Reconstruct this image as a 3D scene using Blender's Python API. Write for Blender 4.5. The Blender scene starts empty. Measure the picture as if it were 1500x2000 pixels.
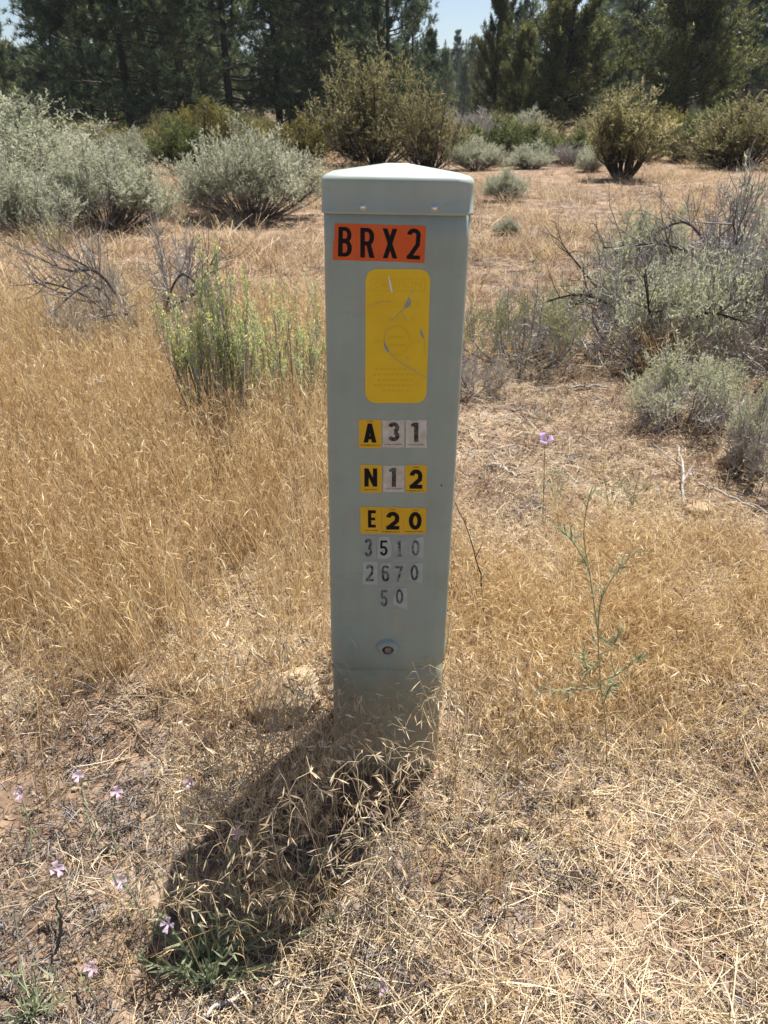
import bpy, math, random
import numpy as np
from mathutils import Matrix, Vector, Euler

R = math.radians
C = bpy.context.scene.collection
scene = bpy.context.scene

# ------------------------------------------------------------------ camera, sky, sun, exposure
CAM_H, PITCH = 1.4, R(27.6)
cam_d = bpy.data.cameras.new('camera'); cam = bpy.data.objects.new('camera', cam_d); C.objects.link(cam)
cam.location = (0, 0, CAM_H); cam.rotation_euler = (R(90) - PITCH, 0, 0)
cam_d.sensor_fit = 'HORIZONTAL'; cam_d.sensor_width = 36; cam_d.lens = 36
cam_d.clip_start = 0.05; cam_d.clip_end = 4000
cam_d.dof.use_dof = True; cam_d.dof.focus_distance = 1.42; cam_d.dof.aperture_fstop = 17
scene.camera = cam

SUN_EL, SUN_AZ = R(64), R(32.5)            # azimuth clockwise from +Y
world = bpy.data.worlds.new('World'); scene.world = world; world.use_nodes = True
wn = world.node_tree
bg = wn.nodes['Background']
sky = wn.nodes.new('ShaderNodeTexSky'); sky.sky_type = 'NISHITA'; sky.sun_disc = False
sky.sun_elevation = SUN_EL; sky.sun_rotation = SUN_AZ
sky.altitude = 1400; sky.air_density = 1.0; sky.dust_density = 2.6; sky.ozone_density = 1.0
wn.links.new(sky.outputs[0], bg.inputs[0]); bg.inputs[1].default_value = 0.062
sun_d = bpy.data.lights.new('sun', 'SUN'); sun_d.energy = 5.0; sun_d.angle = R(0.53); sun_d.color = (1.0, 0.95, 0.87)
sun = bpy.data.objects.new('sun', sun_d); C.objects.link(sun)
sdir = Vector((math.sin(SUN_AZ) * math.cos(SUN_EL), math.cos(SUN_AZ) * math.cos(SUN_EL), math.sin(SUN_EL)))
sun.rotation_euler = sdir.to_track_quat('Z', 'Y').to_euler(); sun.location = sdir * 30
scene.view_settings.view_transform = 'Standard'; scene.view_settings.look = 'None'
scene.view_settings.exposure = 1.02; scene.view_settings.gamma = 1.0
scene.cycles.max_bounces = 8; scene.cycles.transparent_max_bounces = 4; scene.cycles.volume_bounces = 0
scene.cycles.use_denoising = True

# ------------------------------------------------------------------ pixel helpers (photo pixels 1500 x 2000)
F = 1500.0
cP, sP = math.cos(PITCH), math.sin(PITCH)
def ray(px, py):
    u, v = (px - 750) / F, (py - 1000) / F
    return np.array([u, cP - sP * v, -(sP + cP * v)])
def ground(px, py, z=0.0):
    d = ray(px, py); t = (z - CAM_H) / d[2]
    return np.array([d[0] * t, d[1] * t, z])
def atY(px, py, Y):
    d = ray(px, py); t = Y / d[1]
    return np.array([d[0] * t, Y, CAM_H + d[2] * t])

# ------------------------------------------------------------------ noise + terrain
def _h(ix, iy, s):
    n = (ix * 374761393 + iy * 668265263 + s * 974634777) & 0xFFFFFFFF
    n = ((n ^ (n >> 13)) * 1274126177) & 0xFFFFFFFF
    return ((n ^ (n >> 16)) & 0xFFFF) / 65535.0
def vn(x, y, s=0):
    x = np.asarray(x, float); y = np.asarray(y, float)
    ix = np.floor(x).astype(np.int64); iy = np.floor(y).astype(np.int64)
    fx = x - ix; fy = y - iy; fx = fx * fx * (3 - 2 * fx); fy = fy * fy * (3 - 2 * fy)
    a = _h(ix, iy, s); b = _h(ix + 1, iy, s); c = _h(ix, iy + 1, s); d = _h(ix + 1, iy + 1, s)
    return (a * (1 - fx) + b * fx) * (1 - fy) + (c * (1 - fx) + d * fx) * fy
def fbm(x, y, s=0, o=4):
    t = 0; a = .5; n = 0
    for k in range(o):
        t = t + a * vn(x * 2 ** k, y * 2 ** k, s + k); n += a; a *= .5
    return t / n
def sm(a, b, x):
    t = np.clip((x - a) / (b - a), 0, 1); return t * t * (3 - 2 * t)
def gz(x, y):
    x = np.asarray(x, float); y = np.asarray(y, float)
    d = np.hypot(x, y - 1)
    near = 1 - sm(6, 20, d)
    h = near * (0.032 * (fbm(x / .11, y / .11, 3, 3) - .5) + 0.05 * (fbm(x / .5, y / .5, 9, 2) - .5))
    lump = fbm(x / .035, y / .035, 21, 2)
    h = h + near * (1 - sm(2.5, 5, d)) * 0.012 * np.clip(lump - .5, 0, 1) * 2
    h = h + sm(4, 12, d) * 0.35 * (fbm(x / 7, y / 7, 5, 3) - .5)
    h = h + 27 * sm(130, 430, y) * (0.85 + .3 * fbm(x / 150, y / 150, 8, 3))
    h = h + 0.055 * np.exp(-(((x + .27) / .13) ** 2 + ((y - 1.66) / .12) ** 2))
    return h

# ------------------------------------------------------------------ mesh building
class MB:
    def __init__(self): self.V = []; self.F = []; self.M = []; self.T = []; self.S = []; self.n = 0
    def add(self, V, F, mat=0, tint=0.5, smooth=False):
        V = np.asarray(V, np.float32).reshape(-1, 3); F = np.asarray(F, np.int64)
        self.V.append(V); self.F.append(F + self.n); self.M.append(np.full(len(F), mat, np.int32))
        self.S.append(np.full(len(F), smooth, bool))
        t = np.asarray(tint, np.float32)
        self.T.append(np.full(len(V), float(t), np.float32) if t.ndim == 0 else t.reshape(-1))
        self.n += len(V); return self
    def mesh(self, name, mats):
        me = bpy.data.meshes.new(name)
        V = np.concatenate(self.V)
        me.vertices.add(len(V)); me.vertices.foreach_set('co', V.ravel())
        li = np.concatenate([f.ravel() for f in self.F])
        sz = np.concatenate([np.full(len(f), f.shape[1], np.int64) for f in self.F])
        me.loops.add(len(li)); me.loops.foreach_set('vertex_index', li.astype(np.int32))
        me.polygons.add(len(sz)); st = np.concatenate([[0], np.cumsum(sz)[:-1]])
        me.polygons.foreach_set('loop_start', st.astype(np.int32))
        me.polygons.foreach_set('material_index', np.concatenate(self.M))
        me.polygons.foreach_set('use_smooth', np.concatenate(self.S))
        a = me.attributes.new('tint', 'FLOAT', 'POINT'); a.data.foreach_set('value', np.concatenate(self.T))
        for m in (mats if isinstance(mats, (list, tuple)) else [mats]): me.materials.append(m)
        me.update(calc_edges=True); return me

def unit(v): return v / np.maximum(np.linalg.norm(v, axis=-1, keepdims=True), 1e-9)
def ribbons(mb, P, W, side, mat=0, tint=None, rng=None):
    """P (N,K,3) centre lines, W (N,K) or (K,) widths, side (N,3)"""
    P = np.asarray(P); N, K, _ = P.shape
    W = np.broadcast_to(np.asarray(W, float), (N, K))
    tan = unit(P[:, -1] - P[:, 0]); s = unit(side - tan * (side * tan).sum(-1, keepdims=True))
    off = s[:, None, :] * W[:, :, None] * .5
    V = np.stack([P - off, P + off], 2).reshape(-1, 3)
    b = (np.arange(N) * K * 2)[:, None] + (np.arange(K - 1) * 2)[None, :]
    Fq = np.stack([b, b + 1, b + 3, b + 2], -1).reshape(-1, 4)
    t = .5 if tint is None else np.repeat(np.broadcast_to(tint, (N,)), K * 2)
    mb.add(V, Fq, mat, t)
def tubes(mb, P, Rr, n=4, mat=0, tint=None, smooth=True):
    P = np.asarray(P, float); N, K, _ = P.shape
    Rr = np.broadcast_to(np.asarray(Rr, float), (N, K))
    T = np.empty_like(P); T[:, 1:-1] = P[:, 2:] - P[:, :-2]; T[:, 0] = P[:, 1] - P[:, 0]; T[:, -1] = P[:, -1] - P[:, -2]
    T = unit(T); m = unit(P[:, -1] - P[:, 0])
    ref = np.where(np.abs(m[:, 2:3]) > .8, np.array([[1., 0, 0]]), np.array([[0, 0, 1.]]))[:, None, :]
    A = unit(np.cross(T, np.broadcast_to(ref, T.shape))); B = np.cross(T, A)
    ang = np.arange(n) * 2 * np.pi / n
    V = P[:, :, None, :] + Rr[:, :, None, None] * (A[:, :, None, :] * np.cos(ang)[None, None, :, None] + B[:, :, None, :] * np.sin(ang)[None, None, :, None])
    base = (np.arange(N) * K * n)[:, None, None] + (np.arange(K - 1) * n)[None, :, None]
    i = np.arange(n)[None, None, :]; j = (i + 1) % n
    Fq = np.stack([base + i, base + j, base + n + j, base + n + i], -1).reshape(-1, 4)
    t = .5 if tint is None else np.repeat(np.broadcast_to(tint, (N,)), K * n)
    mb.add(V.reshape(-1, 3), Fq, mat, t, smooth)
def bez(a, b, c, K):
    t = np.linspace(0, 1, K)[None, :, None]
    return (1 - t) ** 2 * a[:, None] + 2 * t * (1 - t) * b[:, None] + t ** 2 * c[:, None]

# ------------------------------------------------------------------ naming helpers
def tag(o, label, cat, group=None, kind=None):
    o['label'] = label; o['category'] = cat
    if group: o['group'] = group
    if kind: o['kind'] = kind
    return o
def empty(name, loc, rot=(0, 0, 0), sc=1.0):
    o = bpy.data.objects.new(name, None); C.objects.link(o); o.location = loc; o.rotation_euler = rot
    o.scale = (sc, sc, sc) if np.isscalar(sc) else sc; o.empty_display_size = .1; return o
def obj(name, me, parent=None):
    o = bpy.data.objects.new(name, me); C.objects.link(o)
    if parent: o.parent = parent
    return o

# ------------------------------------------------------------------ materials
def newmat(name):
    m = bpy.data.materials.new(name); m.use_nodes = True; nt = m.node_tree; nt.nodes.clear()
    out = nt.nodes.new('ShaderNodeOutputMaterial'); return m, nt, out
def ramp(nt, stops):
    r = nt.nodes.new('ShaderNodeValToRGB'); e = r.color_ramp.elements
    e[0].position, e[0].color = stops[0][0], (*stops[0][1], 1); e[1].position, e[1].color = stops[-1][0], (*stops[-1][1], 1)
    for p, c in stops[1:-1]:
        k = e.new(p); k.color = (*c, 1)
    return r
def tintmat(name, stops, transl=.3, rough=.6, spec=.2, objrand=.25):
    m, nt, out = newmat(name); N, L = nt.nodes.new, nt.links.new
    at = N('ShaderNodeAttribute'); at.attribute_name = 'tint'
    oi = N('ShaderNodeObjectInfo')
    ma = N('ShaderNodeMath'); ma.operation = 'MULTIPLY_ADD'; ma.inputs[1].default_value = objrand; ma.inputs[2].default_value = -objrand / 2
    L(oi.outputs['Random'], ma.inputs[0])
    ad = N('ShaderNodeMath'); ad.operation = 'ADD'; ad.use_clamp = True
    L(at.outputs['Fac'], ad.inputs[0]); L(ma.outputs[0], ad.inputs[1])
    r = ramp(nt, stops); L(ad.outputs[0], r.inputs[0])
    p = N('ShaderNodeBsdfPrincipled'); p.inputs['Roughness'].default_value = rough; p.inputs['Specular IOR Level'].default_value = spec
    L(r.outputs[0], p.inputs['Base Color'])
    if transl > 0:
        tr = N('ShaderNodeBsdfTranslucent'); L(r.outputs[0], tr.inputs[0])
        mx = N('ShaderNodeMixShader'); mx.inputs[0].default_value = transl
        L(p.outputs[0], mx.inputs[1]); L(tr.outputs[0], mx.inputs[2]); L(mx.outputs[0], out.inputs[0])
    else: L(p.outputs[0], out.inputs[0])
    return m
def plainmat(name, col, rough=.5, metal=0., spec=.5, noise=None, bump=0., bscale=60, scale=20, detail=4):
    """noise: second colour mixed in by a noise texture"""
    m, nt, out = newmat(name); N, L = nt.nodes.new, nt.links.new
    p = N('ShaderNodeBsdfPrincipled'); p.inputs['Base Color'].default_value = (*col, 1)
    p.inputs['Roughness'].default_value = rough; p.inputs['Metallic'].default_value = metal; p.inputs['Specular IOR Level'].default_value = spec
    tc = N('ShaderNodeTexCoord')
    if noise is not None:
        nz = N('ShaderNodeTexNoise'); nz.inputs['Scale'].default_value = scale; nz.inputs['Detail'].default_value = detail
        L(tc.outputs['Object'], nz.inputs['Vector'])
        r = ramp(nt, [(.35, col), (.68, noise)]); L(nz.outputs[0], r.inputs[0]); L(r.outputs[0], p.inputs['Base Color'])
    if bump:
        nb = N('ShaderNodeTexNoise'); nb.inputs['Scale'].default_value = bscale; nb.inputs['Detail'].default_value = 5
        L(tc.outputs['Object'], nb.inputs['Vector'])
        b = N('ShaderNodeBump'); b.inputs['Strength'].default_value = bump; b.inputs['Distance'].default_value = .01
        L(nb.outputs[0], b.inputs['Height']); L(b.outputs[0], p.inputs['Normal'])
    L(p.outputs[0], out.inputs[0]); return m

M_cheat = tintmat('dry_cheatgrass', [(0, (.18, .105, .06)), (.25, (.45, .30, .15)), (.55, (.68, .50, .25)), (1, (.84, .72, .49))], .32, .55, .3, .3)
M_stub = tintmat('dry_stubble', [(0, (.16, .10, .075)), (.35, (.34, .225, .145)), (.7, (.50, .36, .235)), (1, (.70, .58, .42))], .22, .6, .25, .35)
M_straw = tintmat('straw', [(0, (.17, .115, .08)), (.35, (.37, .265, .165)), (.7, (.55, .43, .27)), (1, (.72, .62, .45))], .15, .5, .3, .25)
M_sage = tintmat('sage_leaf', [(0, (.33, .345, .22)), (.5, (.50, .51, .37)), (1, (.68, .68, .54))], .42, .6, .25, .15)
M_sagetwig = tintmat('sage_wood', [(0, (.07, .055, .05)), (.5, (.17, .15, .14)), (1, (.33, .31, .30))], 0, .8, .2, .1)
M_greytwig = tintmat('grey_dead_wood', [(0, (.13, .11, .095)), (.45, (.36, .33, .30)), (1, (.60, .57, .53))], 0, .8, .2, .1)
M_rab = tintmat('rabbitbrush_leaf', [(0, (.25, .29, .15)), (.5, (.42, .465, .27)), (.8, (.56, .60, .26)), (1, (.70, .70, .22))], .55, .6, .2, .1)
M_bit = tintmat('bitterbrush_leaf', [(0, (.12, .115, .045)), (.45, (.33, .30, .135)), (1, (.60, .52, .30))], .42, .6, .2, .15)
M_yel = tintmat('yellow_shrub_leaf', [(0, (.11, .11, .03)), (.5, (.24, .21, .06)), (1, (.38, .32, .11))], .42, .6, .2, .15)
M_grn = tintmat('green_shrub_leaf', [(0, (.07, .09, .03)), (.5, (.14, .17, .06)), (1, (.26, .28, .11))], .42, .6, .2, .15)
M_dkwood = tintmat('dark_wood', [(0, (.03, .025, .02)), (.5, (.075, .06, .05)), (1, (.15, .13, .11))], 0, .9, .1, .1)
M_pine = tintmat('pine_needle', [(0, (.028, .048, .026)), (.5, (.085, .122, .058)), (1, (.31, .33, .145))], .42, .5, .3, .3)
M_jun = tintmat('juniper_scale', [(0, (.03, .046, .018)), (.5, (.135, .15, .05)), (1, (.36, .34, .13))], .42, .55, .25, .2)
M_bark = tintmat('bark', [(0, (.035, .028, .023)), (.5, (.06, .048, .04)), (1, (.12, .095, .08))], 0, .9, .1, .1)
M_herb = tintmat('herb_green', [(0, (.17, .195, .10)), (.5, (.32, .36, .215)), (1, (.47, .505, .33))], .42, .5, .3, .1)
M_pink = tintmat('pink_petal', [(0, (.74, .52, .70)), (1, (.85, .70, .84))], .35, .6, .2, .1)
M_lilac = tintmat('lilac_petal', [(0, (.40, .25, .70)), (1, (.62, .48, .82))], .4, .6, .2, .05)
M_white = tintmat('white_petal', [(0, (.70, .66, .70)), (1, (.82, .78, .82))], .35, .6, .2, .1)
M_rock = plainmat('tan_rock', (.34, .25, .16), .95, 0, .1, (.50, .40, .28), .9, 40, 12)
M_brownrock = plainmat('brown_rock', (.10, .07, .055), .95, 0, .1, (.19, .13, .10), .9, 50, 14)
M_clod = tintmat('soil_clod', [(0, (.20, .14, .09)), (1, (.40, .30, .20))], 0, .95, .1, .6)

def soilmat():
    m, nt, out = newmat('soil'); N, L = nt.nodes.new, nt.links.new
    g = N('ShaderNodeNewGeometry')
    def nz(s, d=5, off=0.):
        t = N('ShaderNodeTexNoise'); t.inputs['Scale'].default_value = s; t.inputs['Detail'].default_value = d
        L(g.outputs['Position'], t.inputs['Vector']); return t
    n1, n2, n3 = nz(3.5), nz(28), nz(160, 3)
    r1 = ramp(nt, [(.3, (.15, .10, .07)), (.52, (.26, .182, .126)), (.72, (.38, .288, .208))]); L(n1.outputs[0], r1.inputs[0])
    r2 = ramp(nt, [(.34, (.45, .42, .40)), (.55, (1, 1, 1)), (.75, (1.18, 1.15, 1.1))]); L(n2.outputs[0], r2.inputs[0])
    mx = N('ShaderNodeMix'); mx.data_type = 'RGBA'; mx.blend_type = 'MULTIPLY'; mx.inputs[0].default_value = .8
    L(r1.outputs[0], mx.inputs[6]); L(r2.outputs[0], mx.inputs[7])
    # wooded ground far away (its own colour there)
    sp = N('ShaderNodeSeparateXYZ'); L(g.outputs['Position'], sp.inputs[0])
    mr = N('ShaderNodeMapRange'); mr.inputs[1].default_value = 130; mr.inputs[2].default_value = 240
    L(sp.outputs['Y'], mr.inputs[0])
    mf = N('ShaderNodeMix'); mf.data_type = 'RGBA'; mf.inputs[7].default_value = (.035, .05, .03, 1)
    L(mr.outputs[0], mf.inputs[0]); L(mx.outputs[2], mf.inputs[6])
    p = N('ShaderNodeBsdfPrincipled'); p.inputs['Roughness'].default_value = .95; p.inputs['Specular IOR Level'].default_value = .1
    L(mf.outputs[2], p.inputs['Base Color'])
    b = N('ShaderNodeBump'); b.inputs['Strength'].default_value = .8; b.inputs['Distance'].default_value = .012
    b2 = N('ShaderNodeBump'); b2.inputs['Strength'].default_value = .6; b2.inputs['Distance'].default_value = .004
    L(n2.outputs[0], b.inputs['Height']); L(n3.outputs[0], b2.inputs['Height']); L(b.outputs[0], b2.inputs['Normal']); L(b2.outputs[0], p.inputs['Normal'])
    L(p.outputs[0], out.inputs[0]); return m
M_soil = soilmat()

# ------------------------------------------------------------------ ground: one sheet to the horizon
def axis(a, b, step, lo, hi, grow):
    v = list(np.arange(a, b, step)); s = step
    x = v[-1]
    while x < hi: s *= grow; x += s; v.append(x)
    s = step; x = v[0]; pre = []
    while x > lo: s *= grow; x -= s; pre.append(x)
    return np.array(pre[::-1] + v)
gx = axis(-1.6, 1.6, .011, -700, 700, 1.07)
gy = axis(.3, 3.6, .011, -60, 900, 1.07)
X, Y = np.meshgrid(gx, gy)
Z = gz(X, Y)
nx, ny = len(gx), len(gy)
i0 = (np.arange(ny - 1)[:, None] * nx + np.arange(nx - 1)[None, :]).ravel()
gm = MB(); gm.add(np.stack([X, Y, Z], -1), np.stack([i0, i0 + 1, i0 + nx + 1, i0 + nx], -1), 0, .5, True)
go = obj('ground', gm.mesh('ground', M_soil)); go['kind'] = 'structure'
go['label'] = 'dry tan soil of the clearing'; 

# ------------------------------------------------------------------ utility pedestal
W2, D2 = .1258, .1205
PED_Y = 1.325
ped = empty('utility_pedestal', (.003, PED_Y + D2, 0), (R(-2.2), R(0.9), R(0.4)))
tag(ped, 'grey green utility post with capped top and orange and yellow letter stickers', 'utility post')
Mped = Matrix.Translation(ped.location) @ ped.rotation_euler.to_matrix().to_4x4(); Minv = Mped.inverted()
def onface(px, py, off=0.0):
    """photo pixel -> local point on the front face"""
    o = Minv @ Vector((0, 0, CAM_H)); d = Minv.to_3x3() @ Vector(ray(px, py))
    t = (-D2 - off - o.y) / d.y
    p = o + d * t; return np.array([p.x, -D2 - off, p.z])

def pedmat(name, col, stain, hi):
    m, nt, out = newmat(name); N, L = nt.nodes.new, nt.links.new
    tc = N('ShaderNodeTexCoord')
    n1 = N('ShaderNodeTexNoise'); n1.inputs['Scale'].default_value = 9; n1.inputs['Detail'].default_value = 6; L(tc.outputs['Object'], n1.inputs['Vector'])
    mp = N('ShaderNodeMapping'); mp.inputs['Scale'].default_value = (60, 60, 4); L(tc.outputs['Object'], mp.inputs[0])
    n2 = N('ShaderNodeTexNoise'); n2.inputs['Scale'].default_value = 1; n2.inputs['Detail'].default_value = 3; L(mp.outputs[0], n2.inputs['Vector'])
    r = ramp(nt, [(.3, stain), (.5, col), (.75, hi)]); L(n1.outputs[0], r.inputs[0])
    r2 = ramp(nt, [(.3, (.955, .955, .945)), (.6, (1, 1, 1))]); L(n2.outputs[0], r2.inputs[0])
    mx = N('ShaderNodeMix'); mx.data_type = 'RGBA'; mx.blend_type = 'MULTIPLY'; mx.inputs[0].default_value = 1
    L(r.outputs[0], mx.inputs[6]); L(r2.outputs[0], mx.inputs[7])
    # small dark specks
    vo = N('ShaderNodeTexVoronoi'); vo.inputs['Scale'].default_value = 38; L(tc.outputs['Object'], vo.inputs['Vector'])
    r3 = ramp(nt, [(.0, (.35, .33, .3)), (.028, (.45, .43, .4)), (.04, (1, 1, 1))]); L(vo.outputs['Distance'], r3.inputs[0])
    mx2 = N('ShaderNodeMix'); mx2.data_type = 'RGBA'; mx2.blend_type = 'MULTIPLY'; mx2.inputs[0].default_value = .55
    L(mx.outputs[2], mx2.inputs[6]); L(r3.outputs[0], mx2.inputs[7])
    sx = N('ShaderNodeSeparateXYZ'); L(tc.outputs['Object'], sx.inputs[0])
    nd = N('ShaderNodeTexNoise'); nd.inputs['Scale'].default_value = 16; nd.inputs['Detail'].default_value = 8; nd.inputs['Roughness'].default_value = .7; L(tc.outputs['Object'], nd.inputs['Vector'])
    mz = N('ShaderNodeMapRange'); mz.inputs[1].default_value = .5; mz.inputs[2].default_value = 0; mz.inputs[3].default_value = -.02; mz.inputs[4].default_value = .22; L(sx.outputs['Z'], mz.inputs[0])
    az = N('ShaderNodeMath'); az.operation = 'ADD'; L(nd.outputs[0], az.inputs[0]); L(mz.outputs[0], az.inputs[1])
    rd = ramp(nt, [(.52, (0, 0, 0)), (.74, (.62, .62, .62))]); L(az.outputs[0], rd.inputs[0])
    mx3 = N('ShaderNodeMix'); mx3.data_type = 'RGBA'; mx3.inputs[7].default_value = (.40, .345, .26, 1); L(rd.outputs[0], mx3.inputs[0]); L(mx2.outputs[2], mx3.inputs[6])
    mp2 = N('ShaderNodeMapping'); mp2.inputs['Scale'].default_value = (7, 7, 26); mp2.inputs['Rotation'].default_value = (0, .5, 0); L(tc.outputs['Object'], mp2.inputs[0])
    ns = N('ShaderNodeTexNoise'); ns.inputs['Scale'].default_value = 3; ns.inputs['Detail'].default_value = 7; L(mp2.outputs[0], ns.inputs['Vector'])
    rs = ramp(nt, [(.62, (0, 0, 0)), (.72, (.16, .16, .16)), (.75, (0, 0, 0))]); L(ns.outputs[0], rs.inputs[0])
    mx4 = N('ShaderNodeMix'); mx4.data_type = 'RGBA'; mx4.inputs[7].default_value = (.17, .19, .17, 1); L(rs.outputs[0], mx4.inputs[0]); L(mx3.outputs[2], mx4.inputs[6])
    p = N('ShaderNodeBsdfPrincipled'); L(mx4.outputs[2], p.inputs['Base Color'])
    rr = N('ShaderNodeMapRange'); rr.inputs[3].default_value = .38; rr.inputs[4].default_value = .6; L(n1.outputs[0], rr.inputs[0]); L(rr.outputs[0], p.inputs['Roughness'])
    p.inputs['Specular IOR Level'].default_value = .4
    nb = N('ShaderNodeTexNoise'); nb.inputs['Scale'].default_value = 6; nb.inputs['Detail'].default_value = 3; L(tc.outputs['Object'], nb.inputs['Vector'])
    b = N('ShaderNodeBump'); b.inputs['Strength'].default_value = .25; b.inputs['Distance'].default_value = .01; L(nb.outputs[0], b.inputs['Height']); L(b.outputs[0], p.inputs['Normal'])
    L(p.outputs[0], out.inputs[0]); return m
M_ped = pedmat('pedestal_plastic', (.298, .353, .306), (.267, .312, .266), (.322, .377, .327))
M_sleeve = pedmat('sleeve_plastic', (.33, .35, .262), (.27, .275, .185), (.36, .38, .30))
M_cap = pedmat('cap_plastic', (.34, .395, .348), (.318, .365, .32), (.362, .415, .368))
M_chrome = plainmat('rivet_metal', (.72, .72, .70), .22, 1)
M_rust = plainmat('rusty_nut', (.22, .15, .10), .7, .3, .3, (.36, .30, .24), .4, 200, 90)
M_hole = plainmat('lock_recess', (.05, .04, .035), .9)
M_orange = plainmat('orange_vinyl', (.60, .085, .012), .45, 0, .3, (.64, .11, .016), 0, 60, 30)
M_yellow = plainmat('yellow_vinyl', (.66, .375, .012), .5, 0, .3, (.70, .41, .02), 0, 60, 20)
M_warn = plainmat('warning_vinyl', (.72, .475, .014), .5, 0, .3, (.76, .51, .022), .05, 60, 18)
M_ghost = plainmat('ghost_print', (.655, .425, .013), .5, 0, .3, (.71, .465, .016), 0, 60, 90)
M_ink = plainmat('black_ink', (.010, .010, .010), .6, 0, .12)
M_paper = plainmat('weathered_paper', (.62, .60, .55), .8, 0, .2, (.48, .42, .31), .3, 90, 55)
M_oldink = plainmat('worn_ink', (.022, .022, .02), .7, 0, .2, (.14, .135, .12), 0, 60, 170, 6)
M_film = plainmat('sticker_residue', (.285, .325, .303), .5, 0, .3, (.33, .365, .345), .1, 90, 60)
M_torn = plainmat('torn_film', (.42, .46, .44), .6, 0, .3, (.35, .39, .37), .2, 90, 60)
M_fadeink = plainmat('faded_ink', (.025, .025, .023), .7, 0, .2, (.20, .215, .20), 0, 60, 130, 5)
M_fadeink2 = plainmat('very_faded_ink', (.04, .045, .04), .7, 0, .2, (.27, .30, .28), 0, 60, 150, 5)
M_peel = plainmat('peeled_patch', (.36, .38, .40), .7, 0, .2, (.24, .26, .28), .3, 120, 120)
M_scar = plainmat('white_scrape', (.72, .72, .68), .8, 0, .2)

def rrect(w, d, r, per=14, arc=8):
    pts = []
    cs = [(w - r, -d + r, -90), (w - r, d - r, 0), (-w + r, d - r, 90), (-w + r, -d + r, 180)]
    for k, (cx, cy, a0) in enumerate(cs):
        A = [(cx + r * math.cos(R(a0 + 90 * i / arc)), cy + r * math.sin(R(a0 + 90 * i / arc))) for i in range(arc + 1)]
        pts += A
        nxt = cs[(k + 1) % 4]
        B = (nxt[0] + r * math.cos(R(nxt[2])), nxt[1] + r * math.sin(R(nxt[2])))
        for i in range(1, per): pts.append((A[-1][0] + (B[0] - A[-1][0]) * i / per, A[-1][1] + (B[1] - A[-1][1]) * i / per))
    return np.array(pts)
def loft(mb, rings, mat=0, cap_top=False, cap_bot=False):
    n = len(rings[0]); V = np.concatenate(rings)
    i = np.arange(n); j = (i + 1) % n
    Fq = np.concatenate([np.stack([k * n + i, k * n + j, (k + 1) * n + j, (k + 1) * n + i], -1) for k in range(len(rings) - 1)])
    mb.add(V, Fq, mat, .5, True)
    if cap_top:
        top = mb.n - n + np.arange(n)
        mb.F.append(top[None, :]); mb.M.append(np.full(1, mat, np.int32)); mb.S.append(np.full(1, False))
def ring(P, z): return np.column_stack([P, np.broadcast_to(z, (len(P),))])

Z_BOT = onface(700, 1303)[2]; Z_CAP = onface(700, 418)[2]
print('ped z', Z_BOT, Z_CAP, onface(640, 420), onface(917, 420), onface(648, 1290), onface(866, 1290))
# lower sleeve
mb = MB(); P = rrect(W2 - .0028, D2 - .0028, .029)
loft(mb, [ring(P, z) for z in (-.12, .05, .15, .25, Z_BOT + .06)], cap_top=True)
obj('lower_sleeve', mb.mesh('lower_sleeve', M_sleeve), ped)
# housing with an uneven lower edge (rounded at one corner, stepped at the other)
mb = MB(); P = rrect(W2, D2, .03, 40, 8)
u = P[:, 0]; front = P[:, 1] < -D2 + .004
tab = sm(-.118, -.085, u) * (1 - sm(.048, .056, u))
zb = Z_BOT + np.where(front, .004 - .010 * tab, .004)
P0 = rrect(W2 - .0025, D2 - .0025, .028, 40, 8)
def bow(Pq, z):
    q = Pq.copy(); f = .0016 * np.sin(np.pi * np.clip((z - Z_BOT) / (Z_CAP - Z_BOT), 0, 1))
    s = np.abs(q[:, 0]) < W2 - .02; q[:, 1] = np.where((q[:, 1] < 0) & s, q[:, 1] - f * (1 - (q[:, 0] / W2) ** 2), q[:, 1]); return q
rings = [ring(P0, zb + .012), ring(P0, zb), ring(P0 * (1 + .3 * (P / P0 - 1)), zb - .0012), ring(P, zb + .001)]
for z in np.linspace(Z_BOT + .03, Z_CAP + .03, 14): rings.append(ring(P, z))
loft(mb, rings, cap_top=True)
obj('housing', mb.mesh('housing', M_ped), ped)
# cap
mb = MB(); g = .0032
Zs = Z_CAP + .048
lip = rrect(W2 + g + .0008, D2 + g + .0008, .032, 20, 10); side = rrect(W2 + g, D2 + g, .032, 20, 10)
inn = rrect(W2 + .0008, D2 + .0008, .030, 20, 10)
rings = [ring(inn, Z_CAP + .03), ring(inn, Z_CAP + .001), ring(lip, Z_CAP), ring(lip, Z_CAP + .004), ring(side, Z_CAP + .0055), ring(side, Zs - .01), ring(side * .9995, Zs)]
rad = .013
for a in np.linspace(10, 76, 8):
    s = 1 - rad * (1 - math.cos(R(a))) / (W2 + g); rings.append(ring(side * s, Zs + rad * math.sin(R(a))))
zt = rings[-1][0, 2]; s0 = s
for k in np.linspace(.1, 1, 12):
    s = s0 * (1 - k) + .004 * k; rings.append(ring(side * s, zt + .019 * k - .003 * max(0, k - .85) / .15))
loft(mb, rings, cap_top=True)
cap = obj('cap', mb.mesh('cap', M_cap), ped)
def dome(mb, c, r, h, n=20, mat=0, rings=5):
    R_ = []
    for k in range(rings + 1):
        a = R(90 * k / rings); t = np.arange(n) * 2 * np.pi / n
        rr = r * math.cos(a) + 1e-5
        R_.append(np.column_stack([c[0] + rr * np.cos(t), np.full(n, c[1] - h * math.sin(a)), c[2] + rr * np.sin(t)]))
    loft(mb, R_, mat)
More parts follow.
